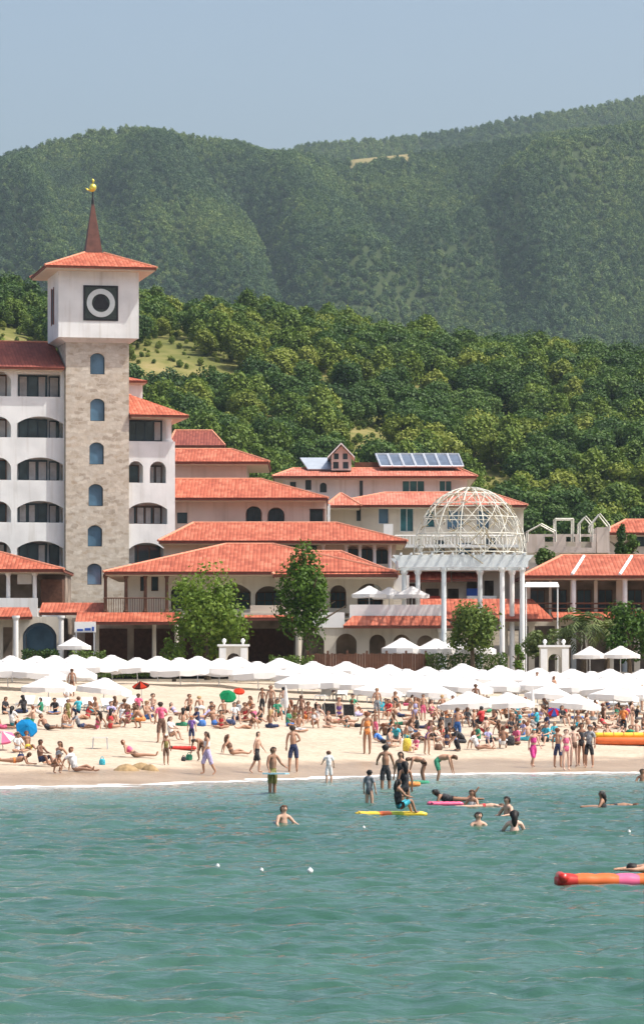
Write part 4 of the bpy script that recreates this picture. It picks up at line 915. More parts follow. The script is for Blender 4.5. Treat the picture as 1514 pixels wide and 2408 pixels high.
# awning
aw = thing('awning', 'long cream awning sheet stretched beside the right column of the colonnade', 'awning', (X_(1275, 258), 258, Z_(1378, 258)))
mb = MB(); q = [W(1232, 1379, 256.5), W(1314, 1379, 256.5), W(1310, 1369, 259.5), W(1236, 1369, 259.5)]; mb.add(q + [v-Vector((0, 0, .06)) for v in q], [(0, 1, 2, 3), (7, 6, 5, 4), (0, 4, 5, 1), (1, 5, 6, 2), (2, 6, 7, 3), (3, 7, 4, 0)])
M['canvas'] = mat('white_canvas', (0.82, 0.80, 0.78), 0.9, 0.02, 2.0); mb.build('canopy', M['canvas'], aw)
mb = MB()
for px in (1236, 1310): mb.tube([W(px, 1379, 256.6), W(px, 1580, 256.6)], .05, 6)
mb.build('pole', M['white'], aw)

# ------------------------------------------------------------------ beach gates, fence, hedges, trees
def gate(px, y0, y1, Y, label):
    g = thing('beach_gate', label, 'gate', (X_(px, Y), Y, Z_(y1+10, Y))); f = Fr(Y); hw = 34
    facade(g, 'arch_wall', M['cream'], f, px-hw, px+hw, y0+14, y1+20, [('a', px-15, y0+30, px+16, y1+19, 14)], .9)
    mb = MB(); mb.box(f.x(px-hw)-.1, f.x(px+hw)+.1, Y-.1, Y+1.0, f.z(y0+14)+.002, f.z(y0+9)); mb.build('cornice', M['white'], g)
    for s_ in (-1, 1):
        mb = MB(); mb.lathe([(.10, 0), (.06, .08), (.13, .16), (.15, .25), (.10, .35), (.02, .40)], (f.x(px+s_*22), Y+.4, f.z(y0+9)+.002), 12); mb.build('ball_finial', M['white'], g, True)
    mb = MB()
    for s_ in (-1, 1): mb.box(f.x(px+s_*25)-.22, f.x(px+s_*25)+.22, Y-.14, Y-.002, f.z(y1+20), f.z(y0+18))
    mb.build('pilaster', M['white'], g)
gate(549, 1506, 1562, 244, 'white arched beach gate with ball finials right of the big leafy tree')
gate(1303, 1508, 1562, 244, 'white arched beach gate with ball finials right of the dome colonnade')
fn = thing('timber_fence', 'dark brown plank fence behind the umbrellas right of the slender tree', 'fence', (X_(860, 247), 247, Z_(1590, 247)))
mb = MB(); f_ = Fr(247)
for i, px in enumerate(np.arange(722, 1002, 6.2)): mb.box(f_.x(px), f_.x(px+5.4), 247, 247.05, f_.z(1592), f_.z(1536 + (i % 3)*1.2))
mb.build('planks', M['brown'], fn)
mb = MB()
for px in np.arange(722, 1002, 46): mb.box(f_.x(px), f_.x(px+5), 247.06, 247.2, f_.z(1592), f_.z(1530))
mb.build('fence_posts', M['brown'], fn)
def hedge(px0, px1, y0, y1, Y, label, seed):
    f = Fr(Y); cx = (f.x(px0)+f.x(px1))/2; r = np.random.default_rng(seed); L = f.x(px1)-f.x(px0); H = f.z(y0)-f.z(y1)
    n = int(900*L*H/3); P = np.stack([r.uniform(-L/2, L/2, n), r.uniform(-.5, .5, n), r.uniform(0, H, n)], -1); P[:, 2] *= 1 - .25*r.random(n)*np.abs(np.sin(P[:, 0]*2.1+seed))
    V = []
    nr = r.normal(size=(n, 3)); nr /= np.linalg.norm(nr, axis=1)[:, None]; t = np.cross(nr, r.normal(size=(n, 3))); t /= np.linalg.norm(t, axis=1)[:, None]; b = np.cross(nr, t); s = .2*r.uniform(.6, 1.3, (n, 1))
    V = np.stack([P-t*s*.5, P+b*s*.3, P+t*s*.5, P-b*s*.3], 1).reshape(-1, 3)
    o = link('hedge', leaf_mesh('hedge', V, M['leaf_hedge'])); o.location = (cx, Y, f.z(y1)); tag(o, label, 'hedge')
hedge(1000, 1192, 1534, 1590, 246.5, 'long clipped hedge in front of the dome colonnade', 1)
hedge(52, 140, 1524, 1590, 258, 'clipped hedge under the big arch on the left', 2)
hedge(632, 738, 1540, 1592, 246, 'low yellow green hedge beside the slender tree', 3)
hedge(165, 250, 1528, 1592, 250, 'low hedge beside the cafe sign', 4)
hedge(250, 400, 1552, 1592, 247, 'low hedge at the foot of the restaurant left of the big leafy tree', 5)
def tree(px, base, top, wpx, Y, label, seed, m='leaf_fg', lobes=34, per=95, size=.3, crown0=.2, tp=.3, name='leafy_tree'):
    k = F/Y; h = (base-top)/k; wd = wpx/k/2*1.3; o = thing(name, label, 'tree', W(px, base, Y)); del ROOT_INV[o.name]
    rz = h*(1-crown0)/2*1.12
    V = leaf_crown(seed, lobes, per, size, wd, wd, rz, h*crown0 + rz, (.22, .4), .5, tp); link('crown', leaf_mesh('crown', V, M[m]), o)
    link('trunk', trunk_mesh('trunk', h*.75, .05*h**.6+.03, seed, 6), o); return o
tree(488, 1585, 1345, 215, 247, 'big rounded bright green leafy tree before the restaurant arcade', 1, lobes=46, per=120, tp=.35, crown0=.08)
tree(712, 1590, 1290, 130, 247.5, 'tall slender bright green tree beside the restaurant terrace', 2, lobes=40, per=100, crown0=.16, tp=.4)
tree(1112, 1585, 1412, 118, 246, 'round dark green tree under the wire dome', 3, 'leaf_hedge', 34, 120, .26, .16, .1)
tree(1480, 1590, 1425, 150, 248, 'bright green tree at the right edge behind white umbrellas', 4, lobes=30, crown0=.1)
tree(1275, 1590, 1468, 100, 250, 'small olive tree right of the dome columns', 5, 'leaf_palm', 22, 70, .26, .2)
tree(1216, 1590, 1518, 36, 245.5, 'small pointed green shrub at the foot of the right columns', 6, 'leaf_fg', 10, 70, .2, .02, .5, 'shrub')
tree(410, 1590, 1500, 70, 246, 'small bright shrub at the left foot of the big leafy tree', 7, 'leaf_fg', 14, 70, .24, .05, .3, 'shrub')
tree(1460, 1330, 1234, 34, 302, 'narrow dark cypress beside the beige house', 8, 'leaf_dark', 14, 80, .3, .03, .5, 'cypress')
tree(1482, 1335, 1258, 60, 304, 'broad dark evergreen at the right edge below the bright red roof', 9, 'leaf_dark', 16, 80, .35, .03, .3, 'evergreen')
tree(1280, 1345, 1284, 44, 290, 'dark shrub left of the long red roof', 10, 'leaf_dark', 12, 70, .3, .03, .3, 'evergreen')
def palm(px, base, top, Y, label, seed, nf=22, L=2.0):
    o = thing('palm_tree', label, 'palm', W(px, base, Y)); del ROOT_INV[o.name]; h = (base-top)*Y/F*.72; r = random.Random(seed)
    mb = MB(); mb.tube([(0, 0, -.3), (.08, 0, h*.5), (.02, 0, h)], [.24, .17, .2], 9); mb.build('trunk', M['bark'], o)
    V = []
    for i in range(nf):
        a = 2.4*i; el = r.uniform(-.2, 1.25); l = L*r.uniform(.8, 1.15); prev = Vector((0, 0, h)); side = Vector((-sin(a), cos(a), 0))
        for j in range(9):
            e = el - 1.7*(j/8)**1.4; nx_ = prev + Vector((cos(a)*cos(e), sin(a)*cos(e), sin(e)))*l/9
            for s_ in (-1, 1):
                w_ = .42*(1-abs(j/8-.4))*L/2; tip = (prev+nx_)/2 + side*s_*w_ + Vector((0, 0, -.18*L/2)); d = (nx_-prev)
                V += [prev+d*.1, prev+d*.75, tip+d*.9, tip+d*.5]
            prev = nx_
    link('fronds', leaf_mesh('fronds', np.array([tuple(v) for v in V]), M['leaf_palm']), o)
palm(1370, 1588, 1425, 249, 'pale olive feathery palm left of the right edge tree', 1, 26, 2.3)
palm(1425, 1588, 1440, 252, 'second feathery palm between the olive palm and the right edge tree', 2, 22, 2.0)
palm(1330, 1588, 1462, 251, 'short palm behind the right beach gate', 3, 20, 1.8)
# ------------------------------------------------------------------ placing on sand and water
def on_beach(px, py):
    """distance at which the sand (or, past its edge, the water) shows at this height of the picture"""
    best = None
    lo, hi = 100.0, 247.0
    for Y in np.arange(110, 247, 0.4):
        X = X_(px, Y); z = max(0.0, float(z_beach(X, Y))); y = HZ - (z-CH)*F/Y
        if y <= py: return Y, X, z
    return 246.0, X_(px, 246.0), 3.95
def on_water(px, py): Y = F*CH/(py-HZ); return Y, X_(px, Y), 0.0
ORD = ['leftmost', 'second from left', 'third from left', 'fourth from left', 'fifth from left', 'sixth from left', 'seventh from left', 'eighth from left', 'ninth from left', 'tenth from left', 'eleventh from left', 'twelfth from left', 'thirteenth from left', 'fourteenth from left', 'fifteenth from left', 'sixteenth from left', 'seventeenth from left', 'eighteenth from left', 'nineteenth from left', 'twentieth from left', 'twenty-first from left', 'twenty-second from left', 'twenty-third from left', 'twenty-fourth from left', 'twenty-fifth from left', 'twenty-sixth from left', 'twenty-seventh from left', 'twenty-eighth from left']

# ------------------------------------------------------------------ umbrellas
def canvas_mat(name, c):
    m, t, p = new_mat(name, 0.9, 0.1); p.inputs['Base Color'].default_value = (*c, 1)
    tr = N(t, 'ShaderNodeBsdfTranslucent'); tr.inputs[0].default_value = (*c, 1); mx = N(t, 'ShaderNodeMixShader'); mx.inputs[0].default_value = 0.28
    t.links.new(p.outputs[0], mx.inputs[1]); t.links.new(tr.outputs[0], mx.inputs[2]); t.links.new(mx.outputs[0], t.nodes['Material Output'].inputs[0]); return m
M['umb'] = canvas_mat('white_umbrella_canvas', (0.80, 0.79, 0.78))
def canopy_mesh(name, R, H, val, m, n=8, seed=0):
    r = random.Random(seed); mb = MB(); rings = [(0.02, H), (R*.16, H*.93), (R*.17, H*.86), (R*.5, H*.50), (R*.82, H*.16), (R, 0), (R*1.0, -val)]
    sub = 4; vs = []; K = n*sub
    for rr_, z in rings:
        for k in range(K):
            ph = (k % sub)/sub; sag = 1 - 0.075*sin(pi*ph)*min(1, rr_/R*1.2); a = 2*pi*k/K
            zz = z - (0.03*H*sin(pi*ph) if z > 0 else 0) - (val*.25*sin(pi*ph) if z < 0 else 0)
            vs.append((rr_*sag*cos(a), rr_*sag*sin(a), zz))
    fs = [(i*K+k, (i+1)*K+k, (i+1)*K+(k+1) % K, i*K+(k+1) % K) for i in range(len(rings)-1) for k in range(K)]
    fs.append(tuple(range(K)))
    me = bpy.data.meshes.new(name); me.from_pydata(vs, [], fs); me.materials.append(m); me.update(); return me
CAN = [canopy_mesh('canopy', 1.78, .72, .3, M['umb'], 8, k) for k in range(1)]
mb = MB(); mb.tube([(0, 0, -1.9), (0, 0, .6)], .03, 7); pole_me = bpy.data.meshes.new('pole'); pole_me.from_pydata(mb.v, [], mb.f); pole_me.materials.append(M['alu']); pole_me.update()
mb = MB()
for k in range(8): a = 2*pi*k/8; mb.tube([(0, 0, .58), (1.70*cos(a), 1.70*sin(a), -.03)], .014, 4)
rib_me = bpy.data.meshes.new('ribs'); rib_me.from_pydata(mb.v, [], mb.f); rib_me.materials.append(M['alu']); rib_me.update()
rowdef = [
 ('back row', 238.5, [(-20, 1567), (85, 1562), (178, 1567), (265, 1561), (372, 1564), (465, 1568), (556, 1572), (660, 1561), (737, 1568), (815, 1562), (915, 1563), (1003, 1565), (1090, 1562), (1176, 1566), (1262, 1568), (1345, 1572), (1432, 1570), (1512, 1570)]),
 ('second row', 229.5, [(30, 1580), (128, 1583), (222, 1588), (325, 1585), (425, 1590), (515, 1588), (608, 1590), (700, 1582), (772, 1580), (868, 1584), (958, 1580), (1045, 1583), (1132, 1580), (1218, 1586), (1305, 1584), (1392, 1588), (1472, 1584)]),
 ('third row', 219.0, [(20, 1596), (92, 1600), (162, 1597), (710, 1598), (790, 1596), (840, 1594), (925, 1598), (1008, 1596), (1092, 1600), (1180, 1597), (1262, 1600), (1344, 1602), (1425, 1598), (1500, 1602)]),
 ('fourth row', 208.0, [(885, 1612), (1012, 1614), (1288, 1612), (1440, 1612), (1505, 1616)]),
 ('front row', 197.0, [(115, 1616), (242, 1610), (1104, 1622), (1196, 1622), (1348, 1634)]),
]
rj = random.Random(4)
UMB = []
for rn, Y0, lst in rowdef:
    for i, (px, py) in enumerate(lst):
        Y = Y0 + rj.uniform(-1.2, 1.2); X = X_(px, Y); zt_ = Z_(py, Y); zg = float(z_beach(X, Y)); hgt = zt_-zg
        hgt = min(max(hgt, 1.75), 2.5)
        o = thing('beach_umbrella', 'white beach umbrella, %s in the %s of umbrellas' % (ORD[i], rn), 'umbrella', (X, Y, zg), group='white umbrellas on the beach'); del ROOT_INV[o.name]
        o.rotation_euler = (rj.uniform(-.07, .07), rj.uniform(-.08, .08), rj.uniform(0, .78)); us = rj.uniform(.9, 1.06) if Y0 > 210 else rj.uniform(.78, .88)
        for nm, me in (('canopy', CAN[0]), ('pole', pole_me), ('ribs', rib_me)):
            c = link(nm, me, o); c.location = (0, 0, hgt-.72)
            if nm != 'pole': c.scale = (us, us, us*rj.uniform(.95, 1.05) if nm == 'canopy' else us)
            UMB.append((X, Y, zg, px))
# market umbrellas of the cafes
SQ = canopy_mesh('canopy', 1.25, .6, .22, M['umb'], 4, 9)
cafe = [(945, 1503, 249), (1024, 1505, 249), (1072, 1507, 250), (1116, 1506, 249), (1386, 1519, 246), (1458, 1518, 246), (175, 1498, 252), (868, 1377, 258.5), (915, 1380, 259.5), (968, 1378, 258.8)]
for i, (px, py, Y) in enumerate(cafe):
    X = X_(px, Y); zt_ = Z_(py, Y); zg = 4.0 if py > 1450 else Z_(1462, 255)
    lab = ['white cafe umbrella at the left end of the row behind the fence', 'white cafe umbrella second from left over the hedge', 'white cafe umbrella third from left over the hedge', 'white cafe umbrella nearest the colonnade over the hedge', 'white peaked umbrella right of the right beach gate', 'larger white peaked umbrella at the foot of the right edge tree', 'white umbrella below the sign board at the left cafe', 'left white umbrella on the upper restaurant terrace', 'middle white umbrella on the upper restaurant terrace', 'white umbrella on the upper terrace nearest the colonnade'][i]
    o = thing('cafe_umbrella', lab, 'umbrella', (X, Y, zg), group='white umbrellas of the cafes'); del ROOT_INV[o.name]
    sc_ = 1.15 if px == 1458 else 1.0
    if i < 7: o.rotation_euler.z = pi/4 if i % 2 else .5
    for nm, me in (('canopy', SQ if i >= 4 else CAN[0]), ('pole', pole_me)):
        c = link(nm, me, o); c.location = (0, 0, zt_-zg-.62); c.scale = (.82*sc_, .82*sc_, 1) if me is CAN[0] else (sc_, sc_, 1)
        if nm == 'pole': c.scale = (1, 1, max(1.0, (zt_-zg)/2.5))
def closed_umbrella(px, base, top, label):
    Y, X, z = on_beach(px, base); h = (base-top)*Y/F; o = thing('closed_umbrella', label, 'umbrella', (X, Y, z)); del ROOT_INV[o.name]
    mb = MB(); mb.lathe([(.05, h*.3), (.12, h*.34), (.13, h*.55), (.08, h*.8), (.03, h)], (0, 0, 0), 10); mb.build('folded_canopy', M['umb'], o)
    mb = MB(); mb.tube([(0, 0, -.2), (0, 0, h*.4)], .03, 6); mb.build('pole', M['alu'], o)
closed_umbrella(672, 1692, 1612, 'folded pale umbrella standing among the sunbathers right of the green parasol')
closed_umbrella(1251, 1690, 1616, 'folded pale umbrella behind the girl with the blue cap')
def parasol(px, base, top, wpx, col, label, tilt=(0.0, 0.0), cat='parasol', twist=None):
    Y, X, z = on_beach(px, base); k = F/Y; R = wpx/k/2; o = thing('small_parasol', label, cat, (X, Y, z)); del ROOT_INV[o.name]
    h = (base-top)/k; m = canvas_mat('parasol_canvas', col); o.rotation_euler = (tilt[0], tilt[1], 0)
    me = canopy_mesh('canopy', R, R*.5, .08, m, 8); 
    if twist: me.materials.append(canvas_mat('parasol_canvas', twist)); me.polygons.foreach_set('material_index', [(((i % 32)//4) % 2) for i in range(len(me.polygons))])
    c = link('canopy', me, o); c.location.z = h - R*.5
    mb = MB(); mb.tube([(0, 0, -.2), (0, 0, h-.05)], .02, 6); mb.build('pole', M['alu'], o)
parasol(530, 1672, 1612, 40, (0.01, 0.20, 0.08), 'small green parasol tilted towards the sea above the sunbathers', (.75, .2))
parasol(559, 1668, 1612, 26, (0.60, 0.06, 0.03), 'small bright red parasol just right of the green one', (.5, .1))
parasol(336, 1650, 1600, 40, (0.45, 0.04, 0.02), 'small red and black parasol on the bare sand left of centre', (.3, -.1), twist=(0.05, 0.015, 0.01))
parasol(60, 1730, 1685, 52, (0.01, 0.20, 0.45), 'low round blue parasol tilted on the sand at the left', (.9, .3))
parasol(8, 1765, 1715, 60, (0.75, 0.18, 0.32), 'pink parasol at the left edge of the beach', (.5, .0), twist=(0.55, 0.6, 0.55))
parasol(1309, 1690, 1655, 36, (0.55, 0.02, 0.05), 'small red and blue parasol among the sunbathers on the right', (.7, -.3), twist=(0.05, 0.12, 0.45))

# ------------------------------------------------------------------ sunbeds
M['bedcloth'] = mat('sunbed_cloth', (0.62, 0.62, 0.60), 0.9, .05); M['plastic'] = mat('white_plastic', (0.74, 0.74, 0.72), .4)
def bed_meshes():
    f = MB(); f.box(-.32, .32, -.95, .5, .26, .31); f.box(-.32, -.27, .5, .52, .26, .31)
    b = MB(); q = [Vector((-.32, .5, .29)), Vector((.32, .5, .29)), Vector((.32, 1.0, .72)), Vector((-.32, 1.0, .72))]; d = Vector((0, .03, -.035)); b.add(q+[v+d for v in q], [(0, 1, 2, 3), (7, 6, 5, 4), (0, 4, 5, 1), (1, 5, 6, 2), (2, 6, 7, 3), (3, 7, 4, 0)])
    c = MB(); c.box(-.28, .28, -.92, .48, .312, .36)
    l = MB(); l.box(-.025, .025, -.025, .025, -.05, .26); out = []
    for nm, m_, mt in (('frame', f, 'plastic'), ('backrest', b, 'bedcloth'), ('mattress', c, 'bedcloth'), ('leg', l, 'plastic')):
        me = bpy.data.meshes.new(nm); me.from_pydata(m_.v, [], m_.f); me.materials.append(M[mt]); me.update(); out.append(me)
    return out
BEDM = bed_meshes()
beds = [(60, 1668), (100, 1672), (140, 1675), (215, 1672), (262, 1674), (300, 1668), (1080, 1668), (1120, 1672), (1162, 1668), (1205, 1672), (1240, 1668), (1320, 1672), (1362, 1676), (1400, 1668), (1448, 1668), (1490, 1670), (880, 1652), (940, 1650), (985, 1654), (1030, 1656), (760, 1648), (800, 1646), (1290, 1650), (1420, 1648)]
for i, (px, py) in enumerate(sorted(beds)):
    Y, X, z = on_beach(px, py); o = thing('sunbed', 'white sunbed under the umbrellas, %s along the beach' % ORD[i], 'sunbed', (X, Y, z), group='sunbeds under the umbrellas'); del ROOT_INV[o.name]
    o.rotation_euler.z = random.uniform(-.35, .35)
    for nm, me in zip(('frame', 'backrest', 'mattress'), BEDM): link(nm, me, o)
    for sx_, sy_ in ((-.29, -.9), (.29, -.9), (-.29, .4), (.29, .4)): link('leg', BEDM[3], o).location = (sx_, sy_, 0)

# ------------------------------------------------------------------ people
SKIN = [mat('skin_%s' % n, c, .55, .06, 8.0, spec=.35) for n, c in (('pale', (0.60, 0.40, 0.31)), ('fair', (0.52, 0.325, 0.235)), ('tanned', (0.41, 0.23, 0.15)), ('bronze', (0.30, 0.16, 0.10)), ('brown', (0.19, 0.095, 0.06)))]
HAIR = {n: mat('%s_hair' % n, c, .6, .2, 20.0) for n, c in (('black', (0.012, 0.010, 0.010)), ('dark', (0.03, 0.018, 0.012)), ('brown', (0.085, 0.04, 0.02)), ('auburn', (0.16, 0.055, 0.025)), ('blond', (0.36, 0.24, 0.11)), ('grey', (0.28, 0.27, 0.26)))}
CLOTH = {n: mat('%s_cloth' % n, c, .85, .3, 14.0, col2=tuple(min(.8, x*1.25+.05) for x in c)) for n, c in (('black', (0.012, 0.012, 0.016)), ('navy', (0.012, 0.025, 0.085)), ('blue', (0.04, 0.16, 0.48)), ('turquoise', (0.03, 0.36, 0.46)), ('pink', (0.66, 0.10, 0.20)), ('magenta', (0.55, 0.03, 0.22)), ('red', (0.48, 0.025, 0.03)), ('orange', (0.72, 0.22, 0.05)), ('yellow', (0.72, 0.50, 0.05)), ('white', (0.74, 0.73, 0.72)), ('grey', (0.22, 0.23, 0.25)), ('lilac', (0.38, 0.35, 0.56)), ('green', (0.02, 0.22, 0.12)), ('olive', (0.20, 0.17, 0.04)), ('brown', (0.13, 0.065, 0.04)), ('purple', (0.14, 0.07, 0.28)))}
EYE = mat('eye_dark', (0.02, 0.015, 0.012), .3); LIP = mat('lips', (0.35, 0.09, 0.08), .5)
def V3(*a): return Vector(a)
def nrm(v): v = Vector(v); return v.normalized()
class Pose:
    """skeleton: body faces -Y, built from directions of each bone"""
    def __init__(s, spine=(0, 0, 1), chest=None, head=(0, 0, 1), face=(0, -1, 0), lat=(1, 0, 0), thigh=((0, 0, -1),)*2, shin=((0, 0, -1),)*2, foot=((0, -1, -.25),)*2, upper=((.2, 0, -1),)*2, fore=((.08, -.15, -1),)*2, drop=None):
        s.v = []; s.e = []; s.r = []; s.reg = {}
        lat = nrm(lat); sp = nrm(spine); ch = nrm(chest or spine); hd = nrm(head); fc = nrm(face)
        def J(p, r, par=None):
            s.v.append(Vector(p)); s.r.append(r); i = len(s.v)-1
            if par is not None: s.e.append((par, i))
            return i
        seg = s.seg = []
        P = V3(0, 0, 0); pel = J(P, .125); wai = J(P+sp*.17, .108, pel); che = J(P+sp*.17+ch*.18, .128, wai); top = J(P+sp*.17+ch*.33, .105, che); nk = J(P+sp*.17+ch*.42+hd*.0, .052, top)
        nb = s.v[nk]; jaw = J(nb+hd*.075+fc*.014, .078, nk); mid = J(nb+hd*.16+fc*.008, .101, jaw); tp = J(nb+hd*.24, .070, mid)
        J(s.v[mid]+fc*.098-hd*.02+fc*.012, .016, mid)                      # nose
        for sg in (-1, 1): J(s.v[mid]+lat*sg*.104-hd*.015, .018, mid)   # ears
        s.mid, s.hd, s.fc, s.lat = s.v[mid].copy(), hd, fc, lat
        seg += [('pelvis', s.v[pel]-sp*.06, s.v[pel]+sp*.05), ('waist', s.v[pel]+sp*.05, s.v[wai]), ('chest0', s.v[wai], s.v[wai].lerp(s.v[che], .55)), ('chest', s.v[wai].lerp(s.v[che], .55), s.v[che].lerp(s.v[top], .3)), ('upchest', s.v[che].lerp(s.v[top], .3), s.v[top]), ('neck', s.v[top]+ch*.05, s.v[nk]), ('head', s.v[jaw], s.v[tp])]
        for k, sg in enumerate((-1, 1)):
            g = lambda d, q=k, m=sg: nrm((d[q][0]*m, d[q][1], d[q][2])) if lat.x > .9 else nrm(d[q])
            hip = J(P+lat*sg*.092-sp*.055, .088, pel); kn = J(s.v[hip]+g(thigh)*.43, .056, hip); m_ = s.v[kn]+g(shin)*.15; ca = J(m_, .056, kn); an = J(s.v[kn]+g(shin)*.41, .036, ca); toe = J(s.v[an]+g(foot)*.19, .026, an)
            sh = J(s.v[top]+lat*sg*.165+ch*.01, .055, top); el = J(s.v[sh]+g(upper)*.28, .039, sh); wr = J(s.v[el]+g(fore)*.24, .026, el); f_ = g(fore); pa = J(s.v[wr]+f_*.075, .034, wr)
            side = f_.cross(fc if abs(f_.dot(fc)) < .9 else hd).normalized()
            for q in range(4):
                o_ = side*(q-1.5)*.021; ln = (.07, .082, .076, .06)[q]; a = J(s.v[pa]+f_*.03+o_, .0095, pa); b = J(s.v[a]+(f_+fc*.25*(.5+.2*q)).normalized()*ln*.5, .0085, a); J(s.v[b]+(f_*.8+fc*.5).normalized()*ln*.5, .007, b)
            t = J(s.v[wr]+f_*.045-side*.035*1.0+fc*.01, .011, wr); J(s.v[t]+(f_-side*.5+fc*.3).normalized()*.05, .009, t)
            seg += [('thigh0', s.v[hip], s.v[hip].lerp(s.v[kn], .33)), ('thigh1', s.v[hip].lerp(s.v[kn], .33), s.v[hip].lerp(s.v[kn], .75)), ('thigh2', s.v[hip].lerp(s.v[kn], .75), s.v[kn]), ('shin', s.v[kn], s.v[an]), ('foot', s.v[an], s.v[toe]),
                    ('shoulder', s.v[top]+lat*sg*.1, s.v[sh]), ('arm0', s.v[sh], s.v[sh].lerp(s.v[el], .5)), ('arm1', s.v[sh].lerp(s.v[el], .5), s.v[el]), ('fore', s.v[el], s.v[wr]), ('hand', s.v[wr], s.v[pa]+f_*.1)]
        ne = []
        for a, b in s.e:
            L = (s.v[a]-s.v[b]).length; n = 3 if L > .2 else (2 if L > .13 else 1); q = a
            for j in range(1, n):
                f = j/n; s.v.append(s.v[a].lerp(s.v[b], f)); s.r.append(s.r[a]*(1-f)+s.r[b]*f); ne.append((q, len(s.v)-1)); q = len(s.v)-1
            ne.append((q, b))
        s.e = ne
        low = min(v.z-r for v, r in zip(s.v, s.r)); s.off = V3(0, 0, -low if drop is None else drop)
        s.v = [v+s.off for v in s.v]; seg = [(n, a+s.off, b+s.off) for n, a, b in seg]
        s.seg = seg; s.mid = s.mid + s.off
def seg_dist(P, a, b):
    ab = np.array(b-a); ap = P-np.array(a); t = np.clip(ap@ab/max(1e-9, ab@ab), 0, 1); return np.linalg.norm(ap-t[:, None]*ab, axis=1)
RADN = {'pelvis': .125, 'waist': .11, 'chest': .125, 'chest0': .118, 'upchest': .12, 'neck': .055, 'head': .085, 'thigh0': .085, 'thigh1': .075, 'thigh2': .06, 'shin': .05, 'foot': .03, 'shoulder': .06, 'arm0': .05, 'arm1': .042, 'fore': .033, 'hand': .03}
GARM = {'shorts': ('pelvis', 'thigh0', 'thigh1'), 'briefs': ('pelvis',), 'top': ('chest',), 'suit': ('pelvis', 'waist', 'chest0', 'chest'), 'shirt': ('waist', 'chest0', 'chest', 'upchest', 'shoulder', 'arm0', 'pelvis'), 'dress': ('pelvis', 'waist', 'chest0', 'chest', 'upchest', 'thigh0', 'thigh1'), 'skirt': ('pelvis', 'thigh0', 'thigh1', 'thigh2'), 'trousers': ('pelvis', 'thigh0', 'thigh1', 'thigh2', 'shin')}
def sub_mesh(name, co, nr, polys, sel, off, flare=0.0):
    idx = sorted({i for p in sel for i in polys[p]}); mp = {o: i for i, o in enumerate(idx)}
    me = bpy.data.meshes.new(name); me.from_pydata([tuple(co[i]+nr[i]*off) for i in idx], [], [[mp[i] for i in polys[p]] for p in sel])
    me.polygons.foreach_set('use_smooth', [True]*len(sel)); me.update(); return me
class Proto: pass
